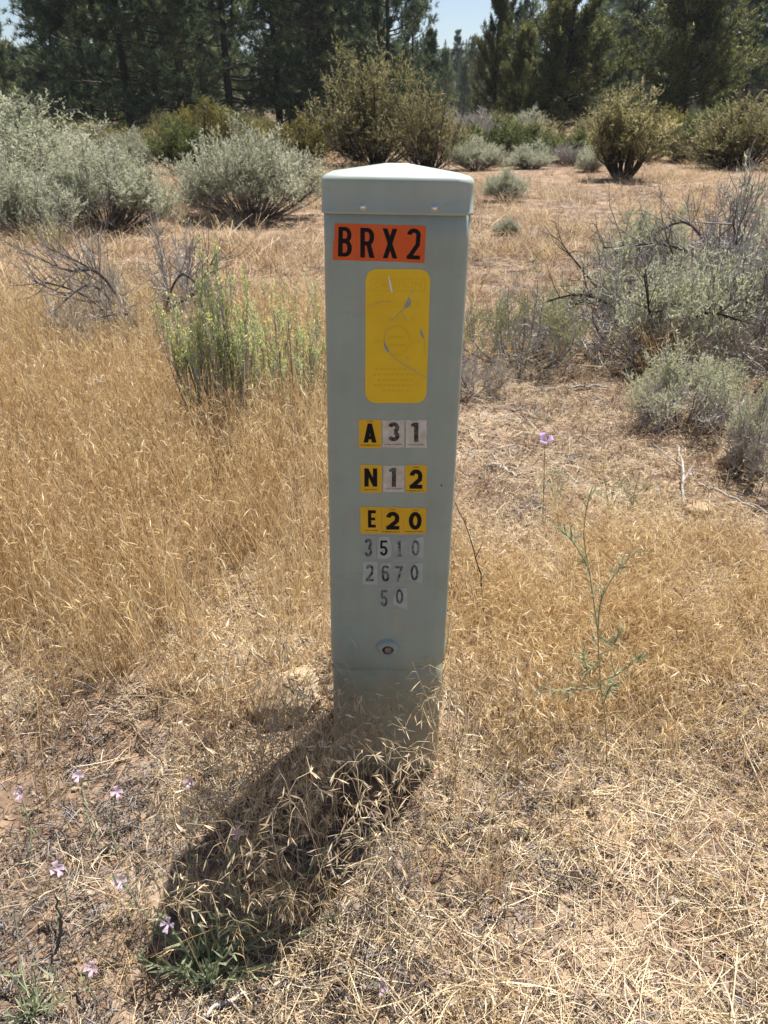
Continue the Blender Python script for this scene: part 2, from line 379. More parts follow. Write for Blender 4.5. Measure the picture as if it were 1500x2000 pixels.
for px, py in ((709, 404), (849, 406)):
    p = onface(px, py, g); mb = MB()
    dome(mb, p + np.array([0, .001, 0]), .0072, .0016, 24)
    dome(mb, p, .0052, .0052, 20)
    obj('rivet', mb.mesh('rivet', M_chrome), cap)
# lock: boss with a hood, recess and nut
p = onface(757, 1268); mb = MB()
t = np.arange(32) * 2 * np.pi / 32
def circ(r, off): r = r * .8; return np.column_stack([p[0] + r * np.cos(t), np.full(32, -D2 - off), p[2] + r * np.sin(t)])
loft(mb, [circ(.027, -.001), circ(.025, .002), circ(.019, .0045), circ(.0165, .004), circ(.015, .001)], 0)
mb.add(circ(.0155, .0008), np.arange(32)[None, :], 1)
hood = []
for k, a in enumerate(np.linspace(R(15), R(165), 17)):
    c, s = math.cos(a), math.sin(a)
    hood.append([(p[0] + .8 * r * c, -D2 - o, p[2] + .8 * r * s) for r, o in ((.034, -.001), (.030, .006), (.022, .011), (.017, .009), (.0165, .002))])
hood = np.array(hood)
for k in range(5): pass
idx = np.arange(17 * 5).reshape(17, 5)
Fq = np.stack([idx[:-1, :-1], idx[:-1, 1:], idx[1:, 1:], idx[1:, :-1]], -1).reshape(-1, 4)
mb.add(hood.reshape(-1, 3), Fq, 0, .5, True)
lock = obj('lock', mb.mesh('lock', [M_ped, M_hole]), ped)
mb = MB(); hx = np.arange(6) * np.pi / 3 + .3
def hexr(r, off): r = r * .8; return np.column_stack([p[0] + .001 + r * np.cos(hx), np.full(6, -D2 - off), p[2] - .001 + r * np.sin(hx)])
loft(mb, [hexr(.0105, .0005), hexr(.0105, .0030), hexr(.009, .0038)], cap_top=True)
obj('nut', mb.mesh('nut', M_rust), lock)
# drilled hole near the edge
p2 = onface(862, 948); mb = MB(); dome(mb, p2 + np.array([0, .0006, 0]), .0022, .0012, 10)
obj('screw_hole', mb.mesh('screw_hole', M_hole), ped)
# glyphs ------------------------------------------------------------
def stroke(pts, w):
    p = np.array(pts, float); d = np.diff(p, axis=0); d /= np.linalg.norm(d, axis=1, keepdims=True)
    n = np.column_stack([-d[:, 1], d[:, 0]]); m = np.empty_like(p); m[0] = n[0]; m[-1] = n[-1]
    for i in range(1, len(p) - 1):
        v = n[i - 1] + n[i]; v /= np.linalg.norm(v); c = max(.55, float(v @ n[i])); m[i] = v / c
    if np.allclose(p[0], p[-1]):
        v = n[0] + n[-1]; v /= np.linalg.norm(v); m[0] = m[-1] = v
    return ('s', p + m * w / 2, p - m * w / 2)
def poly(*pts): return ('p', np.array(pts, float))
def arc(cx, cy, rx, ry, a0, a1, n=14): return [(cx + rx * math.cos(R(a)), cy + ry * math.sin(R(a))) for a in np.linspace(a0, a1, n)]
def glyph(ch, w, s):
    h = s / 2; r = (w - s) / 2
    if ch == 'B': return [poly((0, 0), (s, 0), (s, 1), (0, 1)),
        stroke([(s * .9, 1 - h)] + arc(w - h - r, 1 - h - .2, r * .95, .2, 90, 0, 7) + arc(w - h - r, .54 + .18, r * .95, .18, 0, -90, 7) + [(s * .9, .54)], s * .95),
        stroke([(s * .9, .52)] + arc(w - h - r, .52 - .2, r, .2, 90, 0, 7) + arc(w - h - r, h + .2, r, .2, 0, -90, 7) + [(s * .9, h)], s * .98)]
    if ch == 'R': return [poly((0, 0), (s, 0), (s, 1), (0, 1)),
        stroke([(s * .9, 1 - h)] + arc(w - h - r, 1 - h - .2, r, .2, 90, 0, 7) + arc(w - h - r, .48 + .2, r, .2, 0, -90, 7) + [(s * .9, .48)], s),
        poly((w * .42, .46), (w * .42 + s, .5), (w + .01, 0), (w - s * 1.05, 0))]
    if ch == 'X': return [poly((0, 0), (s * 1.1, 0), (w, 1), (w - s * 1.1, 1)), poly((w - s * 1.1, 0), (w, 0), (s * 1.1, 1), (0, 1))]
    if ch == 'A': return [poly((0, 0), (s, 0), (w / 2 + s * .45, 1), (w / 2 - s * .45, 1)), poly((w - s, 0), (w, 0), (w / 2 + s * .45, 1), (w / 2 - s * .45, 1)),
                          poly((w * .25, .17), (w * .75, .17), (w * .7, .36), (w * .3, .36))]
    if ch == 'N': return [poly((0, 0), (s, 0), (s, 1), (0, 1)), poly((w - s, 0), (w, 0), (w, 1), (w - s, 1)), poly((0, 1), (s * .95, 1), (w, 0), (w - s * .95, 0))]
    if ch == 'E': return [poly((0, 0), (s, 0), (s, 1), (0, 1)), poly((0, 0), (w, 0), (w, s * .9), (0, s * .9)), poly((0, 1 - s * .9), (w, 1 - s * .9), (w, 1), (0, 1)), poly((0, .5 - s * .4), (w * .92, .5 - s * .4), (w * .92, .5 + s * .4), (0, .5 + s * .4))]
    if ch == '0': return [stroke(arc(w / 2, .5, r, .5 - h, 0, 360, 33), s)]
    if ch == '1': return [poly((w * .5 - h, 0), (w * .5 + h, 0), (w * .5 + h, 1), (w * .5 - h, 1)), poly((w * .5 - h - w * .22, .80), (w * .5, .80), (w * .5, .99), (w * .5 - h, .99), (w * .5 - h - w * .22, .92))]
    if ch == 'i': return [poly((w * .5 - h, 0), (w * .5 + h, 0), (w * .5 + h, 1), (w * .5 - h, 1)), poly((w * .2, 0), (w * .8, 0), (w * .8, .1), (w * .2, .1)), poly((w * .5 - h - w * .2, .82), (w * .5, .82), (w * .5, .97))]
    if ch == '2': return [stroke(arc(w / 2, 1 - h - r * 1.05, r, r * 1.05, 175, -20, 16) + [(w * .80, .48), (h * 1.3, h * 1.2)], s), poly((0, 0), (w, 0), (w, s * .95), (0, s * .95))]
    if ch == '3': return [stroke(arc(w / 2, .75 - h * .4, r * .92, .25 - h * .6, 165, -80, 16), s), stroke(arc(w / 2, .28, r, .28 - h, 85, -165, 16), s)]
    if ch == '5': return [poly((w * .06, .5), (w * .06 + s * .8, .5), (w * .1 + s * .85, 1), (w * .1, 1)), poly((w * .1, 1 - s * .9), (w * .95, 1 - s * .9), (w * .95, 1), (w * .1, 1)),
                          stroke([(w * .06 + h * .6, .53)] + arc(w / 2, .32, r, .32 - h, 100, -165, 18), s * .95)]
    if ch == '6': return [stroke(arc(w / 2, .32, r, .32 - h, 0, 360, 25), s), stroke(arc(w / 2, 1 - h - r * .95, r, r * .95, 20, 180, 10) + [(h, .32)], s * .95)]
    if ch == '7': return [poly((0, 1 - s), (w, 1 - s), (w, 1), (0, 1)), poly((w * .18, 0), (w * .18 + s, 0), (w, 1 - s * .4), (w - s, 1 - s * .4))]
    return []
def quadmap(tl, tr, br, bl, off):
    q = [onface(*c) for c in (tl, tr, br, bl)]
    def f(u, v, e=0.):      # u to the right, v up
        a = q[3] * (1 - u) + q[2] * u; b = q[0] * (1 - u) + q[1] * u
        r = a * (1 - v) + b * v; return np.array([r[0], -D2 - off - e, r[2]])
    return f
def put_glyph(mb, f, ch, u0, v0, u1, v1, gw, s, mat, e0=.0003):
    for k, g_ in enumerate(glyph(ch, gw, s)):
        e = e0 + k * .00012
        mp = lambda P: np.array([f(u0 + (u1 - u0) * x / gw, v0 + (v1 - v0) * y, e) for x, y in P])
        if g_[0] == 'p': mb.add(mp(g_[1]), np.arange(len(g_[1]))[None, :], mat)
        else:
            A, B = mp(g_[1]), mp(g_[2]); n = len(A); i = np.arange(n - 1)
            mb.add(np.concatenate([A, B]), np.stack([i, i + 1, n + i + 1, n + i], -1), mat)
def put_text(mb, f, txt, u0, v0, u1, v1, mat, e=.0003):
    cu = bpy.data.curves.new('tmp', 'FONT'); cu.body = txt; cu.resolution_u = 2
    ob = bpy.data.objects.new('tmp', cu); me = bpy.data.meshes.new_from_object(ob)
    co = np.array([v.co[:2] for v in me.vertices])
    if len(co):
        lo, hi_ = co.min(0), co.max(0)
        V = np.array([f(u0 + (u1 - u0) * (c[0] - lo[0]) / (hi_[0] - lo[0]), v0 + (v1 - v0) * (c[1] - lo[1]) / (hi_[1] - lo[1]), e) for c in co])
        for pg in me.polygons: mb.add(V[list(pg.vertices)], np.arange(len(pg.vertices))[None, :], mat)
    bpy.data.objects.remove(ob); bpy.data.curves.remove(cu); bpy.data.meshes.remove(me)
def plate(mb, f, outline, th=.0004, mat=0):
    n = len(outline); A = np.array([f(u, v, 0) for u, v in outline]); B = A + np.array([0, th + .0006, 0])
    mb.add(A, np.arange(n)[None, :], mat)
    i = np.arange(n); j = (i + 1) % n
    mb.add(np.concatenate([A, B]), np.stack([i, j, n + j, n + i], -1), mat)
SQ = [(0, 0), (1, 0), (1, 1), (0, 1)]
def ragged(seed, amt):
    g_ = np.random.default_rng(seed); pts = []
    for (a, b) in zip(SQ, SQ[1:] + SQ[:1]):
        for k in range(6):
            t_ = k / 6; j_ = g_.uniform(0, amt, 2) * (1 if k else .5)
            x = a[0] + (b[0] - a[0]) * t_; y = a[1] + (b[1] - a[1]) * t_
            pts.append((x + (j_[0] if x < .02 else -j_[0] if x > .98 else 0), y + (j_[1] if y < .02 else -j_[1] if y > .98 else 0)))
    return pts
def sticker(name, label, c, ch, box, gw, s, mats, outline=SQ, small=(), off=.0006):
    f = quadmap(*c, off); mb = MB(); plate(mb, f, outline)
    put_glyph(mb, f, ch, *box, gw, s, 1)
    for txt, *b in small: put_text(mb, f, txt, *b, 1)
    o = obj(name, mb.mesh(name, mats), ped); o['label'] = label; return o
OB = [M_orange, M_ink]; YB = [M_yellow, M_ink]; PB = [M_paper, M_oldink]
sticker('letter_sticker', 'orange sticker with black letter B and a notched edge', ((652, 436), (695, 437.2), (695.2, 509), (650, 507.5)), 'B', (.22, .10, .82, .91), .41, .135, OB, [(0.0, 0), (1, 0), (1, 1), (.045, 1), (.045, .52), (0, .48)])
sticker('letter_sticker', 'orange sticker with black letter R', ((695.3, 437.2), (740, 438.4), (740.2, 510.2), (695.5, 509)), 'R', (.19, .09, .79, .90), .41, .135, OB, SQ, (), .00062)
sticker('letter_sticker', 'orange sticker with black letter X', ((740.3, 438.4), (785, 440), (785, 511.6), (740.5, 510.2)), 'X', (.16, .09, .80, .90), .44, .13, OB)
sticker('number_sticker', 'orange sticker with black number 2 ending the top row', ((785, 439.4), (832, 441.2), (828.5, 513.8), (784.4, 511.4)), '2', (.22, .09, .80, .92), .42, .135, OB, SQ, (), .001)
PS = 'P-SERIES SKY-'
sticker('letter_sticker', 'yellow sticker with bold black letter A', ((700.5, 819.6), (745, 819.8), (744.8, 875), (701.5, 875)), 'A', (.20, .20, .78, .87), .68, .24, YB, SQ, [('KT902', .37, .925, .63, .975), (PS + 'A', .08, .08, .93, .13)])
sticker('number_sticker', 'stained white sticker with worn number 3', ((746, 820), (790.4, 819.6), (789.4, 874.5), (746.4, 874.8)), '3', (.26, .24, .78, .92), .60, .21, PB, ragged(1, .035), [('K904 P-SERIES', .12, .10, .92, .15)])
sticker('number_sticker', 'stained white sticker with worn number 1 in the A row', ((791.6, 819.5), (834, 819.4), (834, 875), (792, 875)), '1', (.20, .22, .80, .90), .60, .2, PB, ragged(2, .035), [('K904 P-SERIES', .1, .10, .86, .15)])
sticker('letter_sticker', 'yellow sticker with bold black letter N', ((704, 908), (746, 908.2), (746, 961.6), (704.3, 961.8)), 'N', (.18, .22, .78, .88), .66, .22, YB, SQ, [('K904 P-SERIES', .18, .09, .78, .13)])
sticker('number_sticker', 'dirty white sticker with worn number 1 in the N row', ((748, 908.5), (790.6, 908.3), (790.2, 961), (747.6, 961)), '1', (.22, .20, .80, .90), .60, .2, PB, ragged(3, .03), [('K904 P-SERIES', .12, .10, .9, .15)])
sticker('number_sticker', 'yellow sticker with bold black number 2 in the N row', ((791.6, 908.3), (833.6, 908.3), (833, 961.8), (791.8, 961.6)), '2', (.20, .14, .80, .85), .66, .22, YB, SQ, [('KT902', .37, .90, .63, .945), (PS + '2', .06, .04, .88, .09)])
sticker('letter_sticker', 'yellow sticker with bold black letter E', ((703.6, 989.6), (745.2, 990.2), (745.2, 1042), (704.3, 1041.6)), 'E', (.36, .23, .73, .88), .45, .19, YB, SQ, [('K904 P-SERIES', .22, .10, .85, .14)])
sticker('number_sticker', 'yellow sticker with bold black number 2 in the E row', ((745.8, 990.2), (788.6, 991.4), (788.4, 1042.4), (745.8, 1042)), '2', (.20, .16, .80, .84), .66, .22, YB, SQ, [('KT902', .38, .90, .62, .945), (PS + '2', .06, .05, .82, .10)], .00075)
sticker('number_sticker', 'yellow sticker with bold black number 0 in the E row', ((788.9, 991.6), (832.8, 992.6), (831.6, 1042), (788.9, 1042.3)), '0', (.22, .16, .80, .85), .66, .22, YB, SQ, [('KT902', .40, .91, .62, .945), (PS + 'ZERO', .08, .06, .88, .11)])
def cell(x0, y0, x1, y1): return ((x0, y0), (x1, y0), (x1, y1), (x0, y1))
TORN_A = [(.02, .04), (.55, .0), (.98, .16), (1, .6), (.8, .98), (.2, 1), (.1, .72)]
TORN_B = [(.0, .22), (.5, .1), (.98, .0), (1, 1), (.55, .92), (.2, .78), (.06, .5)]
def faded(label, c, ch, plate_m, ink, outline=SQ, torn=None, box=(.2, .18, .82, .84)):
    f = quadmap(*c, .0005); mb = MB(); plate(mb, f, outline, .0003)
    if torn is not None:
        mb.add(np.array([f(u, v, .0003) for u, v in torn]), np.arange(len(torn))[None, :], 2)
    put_glyph(mb, f, ch, *box, .5, .15, 1, .0006)
    o = obj('number_sticker', mb.mesh('number_sticker', [plate_m, ink, M_torn]), ped); o['label'] = label
faded('faded grey sticker remnant with number 3', cell(705, 1046, 734.4, 1092), '3', M_film, M_fadeink, box=(.22, .12, .74, .88))
faded('torn pale sticker with dark number 5 in the upper grey row', cell(736, 1047, 765, 1092), '5', M_film, M_ink, SQ, TORN_A, (.2, .16, .72, .82))
faded('faded grey sticker remnant with outlined number 1', cell(768, 1047, 796, 1093), 'i', M_film, M_fadeink2, box=(.15, .14, .72, .8))
faded('torn pale sticker with faded number 0 in the upper grey row', cell(799, 1047, 828, 1091), '0', M_film, M_fadeink2, SQ, TORN_B, (.15, .14, .72, .84))
faded('pale grey sticker with dark number 2', cell(708, 1096, 738, 1142), '2', M_torn, M_fadeink, ragged(8, .04), None, (.22, .16, .72, .86))
faded('grey sticker with broken dark number 6', cell(740, 1097, 767, 1141), '6', M_film, M_fadeink, SQ, [(.1, .72), (.5, .62), (.9, .8), (.8, .92), (.2, .92)], (.2, .12, .76, .86))
faded('faded grey sticker remnant with outlined number 7', cell(768.4, 1098, 794, 1141), '7', M_film, M_fadeink2, box=(.12, .12, .72, .84))
faded('torn pale sticker with faded number 0 in the middle grey row', cell(797, 1098, 826, 1140), '0', M_film, M_fadeink, SQ, TORN_B, (.16, .16, .7, .88))
faded('faded grey sticker remnant with number 5 in the lowest row', cell(739, 1146, 764, 1190), '5', M_film, M_fadeink, box=(.16, .14, .72, .86))
faded('torn pale sticker with faded number 0 in the lowest row', cell(767, 1146, 796, 1190), '0', M_film, M_fadeink, SQ, TORN_B, (.2, .26, .72, .9))
# warning label
f = quadmap((714, 525), (841, 526), (832.5, 787), (713.5, 787), .0006); mb = MB()
rx, ry = .17, .085; ol = []
for cx, cy, a0 in ((1 - rx, ry, -90), (1 - rx, 1 - ry, 0), (rx, 1 - ry, 90), (rx, ry, 180)):
    ol += [(cx + rx * math.cos(R(a0 + 11.25 * k)), cy + ry * math.sin(R(a0 + 11.25 * k))) for k in range(9)]
plate(mb, f, ol)
def fr(u0, v0, u1, v1, tu, tv):
    for a in ((u0, v0, u1, v0 + tv), (u0, v1 - tv, u1, v1), (u0, v0 + tv, u0 + tu, v1 - tv), (u1 - tu, v0 + tv, u1, v1 - tv)):
        mb.add(np.array([f(x, y, .0002) for x, y in ((a[0], a[1]), (a[2], a[1]), (a[2], a[3]), (a[0], a[3]))]), [[0, 1, 2, 3]], 1)
fr(.08, .845, .92, .935, .012, .006)
put_text(mb, f, 'CAUTION', .13, .865, .87, .915, 1, .0002)
put_text(mb, f, 'BURIED', .13, .725, .83, .775, 1, .0002)
put_text(mb, f, 'CABLE', .18, .62, .80, .67, 1, .0002)
def ghost_ring():
    P = [(.50 + .20 * math.cos(a), .485 + .11 * math.sin(a)) for a in np.linspace(0, 2 * np.pi, 33)]
    k = stroke(P, .022); n = 33; i = np.arange(32)
    V = np.array([f(x, y, .0002) for x, y in np.concatenate([k[1], k[2]])])
    mb.add(V, np.stack([i, i + 1, n + i + 1, n + i], -1), 1)
ghost_ring()
for u0, v0, u1, v1 in ((.14, .47, .28, .49), (.72, .47, .88, .485), (.36, .44, .64, .46), (.36, .50, .64, .52)):
    mb.add(np.array([f(x, y, .00025) for x, y in ((u0, v0), (u1, v0), (u1, v1), (u0, v1))]), [[0, 1, 2, 3]], 1)
for k, (a, b) in enumerate(((.16, .82), (.12, .86), (.2, .78), (.14, .84), (.28, .72))):
    for q in np.arange(a, b, .075): 
        v = .26 - k * .042; mb.add(np.array([f(x, y, .0002) for x, y in ((q, v), (q + .052, v), (q + .052, v + .016), (q, v + .016))]), [[0, 1, 2, 3]], 1)
def zp(x, y): return (630 + x / 5.263, 420 + y / 5.263)
def tear(pts, mat=2, off=.0010):
    V = np.array([onface(*zp(x, y), off) for x, y in pts]); mb.add(V, np.arange(len(V))[None, :], mat)
def crack(pts, w, mat=2, off=.0011):
    w = w * .5
    k = stroke(pts, w)
    A = np.array([onface(*zp(x, y), off) for x, y in k[1]]); B = np.array([onface(*zp(x, y), off) for x, y in k[2]]); n = len(A); i = np.arange(n - 1)
    mb.add(np.concatenate([A, B]), np.stack([i, i + 1, n + i + 1, n + i], -1), mat)
tear([(838, 968), (850, 915), (888, 842), (908, 880), (910, 912), (880, 945)])
crack([(892, 840), (905, 800), (945, 748)], 5); crack([(838, 965), (810, 990), (760, 1030), (725, 1070), (690, 1085)], 9)
crack([(815, 990), (835, 1045), (865, 1090)], 7); crack([(470, 945), (540, 915), (610, 888), (700, 893)], 6)
tear([(632, 1290), (650, 1330), (690, 1405), (660, 1412), (640, 1370), (628, 1320)]); crack([(690, 1115), (650, 1160), (640, 1230), (634, 1300)], 5)
crack([(690, 1425), (760, 1485), (870, 1560), (970, 1615), (1062, 1675)], 11)
tear([(1008, 1160), (1025, 1205), (1040, 1240), (1045, 1275), (1018, 1255), (1003, 1215)]); crack([(1045, 1275), (1048, 1330), (1043, 1415)], 5)
crack([(852, 1470), (885, 1478)], 8); crack([(965, 1497), (990, 1487)], 7)
tear([(672, 632), (684, 625), (700, 690), (722, 785), (712, 802), (698, 775)], 3, .0013)
wl = obj('warning_label', mb.mesh('warning_label', [M_warn, M_ghost, M_peel, M_scar]), ped)
wl['label'] = 'tall yellow warning label, faded and cracked'

# ------------------------------------------------------------------ plants: generators
def leafset(mb, pos, d, rng, ln, w, mat=0, tint=None, spread=.7, K=3, up=0., tb=.5, tv=.25):
    n = len(pos); dd = unit(d + rng.normal(0, spread, (n, 3)) + np.array([0, 0, up]))
    L = ln * rng.uniform(.6, 1.25, n)[:, None]
    mid = pos + dd * L * .5; tip = pos + unit(dd + rng.normal(0, .25, (n, 3))) * L
    P = np.stack([pos, mid, tip], 1) if K == 3 else np.stack([pos, tip], 1)
    Wd = np.array([.45, 1, .25]) * w if K == 3 else np.array([1, .35]) * w
    t = np.clip(rng.normal(tb, tv, n), 0, 1) if tint is None else tint
    ribbons(mb, P, Wd, unit(rng.normal(0, 1, (n, 3))), mat, t)
def child(P, rng, m, lo, hi, L, par, up, rnd, K=4, bend=.3):
    """m children on every parent polyline P (N,K,3)"""
    N, Kp, _ = P.shape
    t = rng.uniform(lo, hi, (N, m)) * (Kp - 1); i = np.minimum(t.astype(int), Kp - 2); fr_ = (t - i)[..., None]
    a = np.take_along_axis(P, i[..., None].repeat(3, -1), 1); b = np.take_along_axis(P, (i + 1)[..., None].repeat(3, -1), 1)
    s = (a * (1 - fr_) + b * fr_).reshape(-1, 3); tg = unit(b - a).reshape(-1, 3); n = len(s)
    d = unit(tg * par + np.array([0, 0, up]) + rng.normal(0, rnd, (n, 3)))
    ll = L * rng.uniform(.5, 1.2, (n, 1)) if np.isscalar(L) else (np.asarray(L).reshape(-1, 1) * rng.uniform(.5, 1.2, (n, 1)))
    e = s + d * ll; c = s + unit(d + np.array([0, 0, -bend]) + rng.normal(0, .2, (n, 3))) * ll * .5
    return bez(s, c, e, K)
def shrub(name, seed, h, r, n0=30, m1=6, m2=6, nl=9, leaf=(.03, .007), flat=.55, up=.55, dome=.6, leafmat=None, wood=None, bare=.15, base=.08, tips=None, rnd=.5, twig=.002, qp=.45, l1=.30, l2=.14, lo=.4, pad=0.):
    rng = np.random.default_rng(seed)
    ph = rng.uniform(0, 2 * np.pi, n0); q = rng.uniform(.01, 1, n0) ** qp
    lump = 1 + .28 * np.sin(ph * 2 + seed) + .18 * np.sin(ph * 5 + seed * 2.3)
    rad = q * r * np.clip(lump, .5, 1.4) * .8
    z = h * (1 - dome * q ** 2) * rng.uniform(.55, .95, n0)
    e = np.column_stack([rad * np.cos(ph), rad * np.sin(ph), z])
    s = np.column_stack([base * q * np.cos(ph), base * q * np.sin(ph), np.full(n0, -.03)])
    c = s * .5 + e * .5 + np.column_stack([np.cos(ph), np.sin(ph), np.zeros(n0)]) * (rad * flat)[:, None] * .35
    c[:, 2] = z * rng.uniform(.2, .55, n0)
    P0 = bez(s, c, e, 7) + rng.normal(0, .012 * h, (n0, 7, 3)) * np.linspace(0, 1, 7)[None, :, None]
    P1 = child(P0, rng, m1, lo, 1, l1 * h, .6, up, rnd)
    P2 = child(P1, rng, m2, .3, 1, l2 * h, .5, up * 1.1, rnd)
    HR = (float(np.percentile(P2[:, -1, 2], 98)) + .3 * leaf[0], float(np.percentile(np.hypot(P2[:, -1, 0], P2[:, -1, 1]), 94)))
    st = MB()
    tubes(st, P0, np.linspace(twig * 5, twig * 1.6, 7) * (h / .8) ** .5, 5, 0, rng.uniform(0, .6, n0))
    tubes(st, P1, np.linspace(twig * 1.6, twig * .8, 4) * (h / .8) ** .3, 3, 0, rng.uniform(.1, .9, len(P1)))
    ribbons(st, P2, np.linspace(twig * 1.8, twig * .9, 4), unit(rng.normal(0, 1, (len(P2), 3))), 0, rng.uniform(.2, 1, len(P2)))
    stem = st.mesh(name + '_stems', wood)
    if leafmat is None: return stem, None, HR
    fo = MB()
    # whole boughs can be bare
    keep0 = rng.uniform(0, 1, n0) > bare
    k1 = np.repeat(keep0, m1) & (rng.uniform(0, 1, len(P1)) > bare * .6); k2 = np.repeat(k1, m2)
    if pad:
        zm = P2[:, -1, 2]; rm = np.hypot(P2[:, -1, 0], P2[:, -1, 1]) / HR[1]
        top_ = HR[0] * (1 - .62 * np.clip(rm, 0, 1.05) ** 2)
        k2 &= zm / top_ + rng.normal(0, .07, len(zm)) > pad
    boughtint = np.repeat(np.repeat(rng.normal(0, .14, n0), m1) + rng.normal(0, .08, len(P1)), m2)
    Q = P2[k2]; bt = boughtint[k2]
    t = np.linspace(.25, 1, nl)
    tt = np.clip(np.tile(t, (len(Q), 1)) + rng.uniform(-.06, .06, (len(Q), nl)), 0, 1) * 3
    i = np.minimum(tt.astype(int), 2); fr_ = (tt - i)[..., None]
    a = np.take_along_axis(Q, i[..., None].repeat(3, -1), 1); b = np.take_along_axis(Q, (i + 1)[..., None].repeat(3, -1), 1)
    pos = (a * (1 - fr_) + b * fr_).reshape(-1, 3); d = unit(b - a).reshape(-1, 3)
    tn = np.clip(.45 + np.repeat(bt, nl) + rng.normal(0, .16, len(pos)), 0, .84 if tips else 1)
    leafset(fo, pos, d, rng, leaf[0], leaf[1], 0, tn, .55, 3, .25)
    if tips:    # flower buds at the shoot ends
        pe = np.repeat(Q[:, -1], tips, 0) + rng.normal(0, .008, (len(Q) * tips, 3))
        leafset(fo, pe, np.repeat(unit(Q[:, -1] - Q[:, -2]), tips, 0), rng, .014, .007, 0, np.clip(rng.normal(.93, .08, len(pe)), .8, 1), .5, 3, .3)
    return stem, fo.mesh(name + '_foliage', leafmat), HR
def place_shrub(meshes, name, label, cat, x, y, sc=1., rz=0., group=None, dz=0.):
    o = empty(name, (x, y, float(gz(x, y)) + dz), (0, 0, rz), sc); tag(o, label, cat, group)
    obj('stems', meshes[0], o)
    if meshes[1]: obj('foliage', meshes[1], o)
    return o

def tree_mesh(seed, h, kind):
    rng = np.random.default_rng(seed); pine = kind == 'pine'
    tr = MB(); K = 14
    tz = np.linspace(0, h, K); wob = np.cumsum(rng.normal(0, .012 * h / 4, (K, 2)), 0) * (np.linspace(0, 1, K)[:, None])
    T = np.column_stack([wob, tz]); T[0, 2] = -.3
    r0 = h * (.016 if pine else .022)
    tubes(tr, T[None], r0 * (1 - .93 * np.linspace(0, 1, K)) ** .8, 10, 0, .4)
    n = int((7.2 if pine else 12) * h)
    t = np.sort(rng.uniform(.04, .985, n)); ph = np.arange(n) * 2.4 + rng.normal(0, .6, n)
    s = np.column_stack([np.interp(t * h, tz, T[:, 0]), np.interp(t * h, tz, T[:, 1]), t * h])
    if pine:
        Rm = h * .245; prof = np.minimum(1, .72 + t * 1.6) * (1 - t) ** .72; el = -.16 + t * .95
    else:
        Rm = h * .36; prof = np.minimum(1, .62 + t * 1.8) * (1 - t) ** .70; el = .18 + t * .8
    L = Rm * prof * rng.uniform(.4, 1.2, n) * (1 + .28 * np.sin(ph * 2 + seed) * np.sin(t * 9 + seed)) + .15
    d = np.column_stack([np.cos(ph) * np.cos(el), np.sin(ph) * np.cos(el), np.sin(el)])
    e = s + d * L[:, None] + np.column_stack([np.zeros((n, 2)), .14 * L]); c = s + d * L[:, None] * .5 - np.column_stack([np.zeros((n, 2)), .08 * L])
    P = bez(s, c, e, 5)
    tubes(tr, P, np.linspace(1, .25, 5)[None, :] * (.012 + .014 * L)[:, None], 4, 0, rng.uniform(.1, .9, n))
    live = rng.uniform(0, 1, n) < np.clip(t * 9 - .1, .3, 1)
    m = 9 if pine else 10
    Q = child(P, rng, m, .3, 1, np.repeat(.30 * L + .16, m), .75, .3 if pine else .5, .55, 3, .1)
    Ql = Q[np.repeat(live, m)]; Qd = Q[~np.repeat(live, m)]
    ribbons(tr, Ql, np.array([.03, .02, .01]), unit(rng.normal(0, 1, (len(Ql), 3))), 0, .3)
    if len(Qd): ribbons(tr, Qd, np.array([.025, .018, .008]), unit(rng.normal(0, 1, (len(Qd), 3))), 0, .8)
    cr = MB(); nn = 18 if pine else 15
    limbt = np.repeat(np.repeat(rng.normal(0, .15, n), m)[np.repeat(live, m)], 1)
    for fr_ in ((.5, 1.0) if pine else (.3, .65, 1.0)):
        x = fr_ * 2; i = min(int(x), 1); pos = Ql[:, i] * (1 - (x - i)) + Ql[:, i + 1] * (x - i)
        pos = np.repeat(pos, nn, 0) + rng.normal(0, .045 if pine else .06, (len(pos) * nn, 3)); dr = np.repeat(unit(Ql[:, -1] - Ql[:, 0]), nn, 0)
        tn = np.clip(.42 + np.repeat(limbt, nn) + rng.normal(0, .18, len(pos)), 0, 1)
        leafset(cr, pos, dr, rng, .25 if pine else .17, .036 if pine else .052, 0, tn, 1.0, 2, .5)
    return tr.mesh(kind + '_trunk', M_bark), cr.mesh(kind + '_crown', M_pine if pine else M_jun)
PINES = [tree_mesh(101 + k, hh, 'pine') for k, hh in enumerate((13, 14.5, 12, 15.5, 10))]
SLIM = tree_mesh(140, 9, 'pine')
JUNS = [tree_mesh(201 + k, hh, 'juniper') for k, hh in enumerate((7.8, 9.5, 8.5))]
JSMALL = tree_mesh(230, 4.6, 'juniper')
BASEH = {id(PINES[0]): 13, id(PINES[1]): 14.5, id(PINES[2]): 12, id(PINES[3]): 15.5, id(PINES[4]): 10, id(SLIM): 9, id(JUNS[0]): 7.8, id(JUNS[1]): 9.5, id(JUNS[2]): 8.5, id(JSMALL): 4.6}
trng = random.Random(4)
def place_tree(ms, px, Yd, h, name, label, group=None, rz=None, wide=1.0, lean=0.):
    x = (px - 750) / F * (Yd * cP + (CAM_H - 0) * sP)
    sc = h / BASEH[id(ms)]
    o = empty(name, (x, Yd, float(gz(x, Yd))), (0, lean, trng.uniform(0, 6.28) if rz is None else rz), (sc * wide, sc * wide, sc))
    tag(o, label, 'tree', group); obj('trunk', ms[0], o); obj('crown', ms[1], o); return o
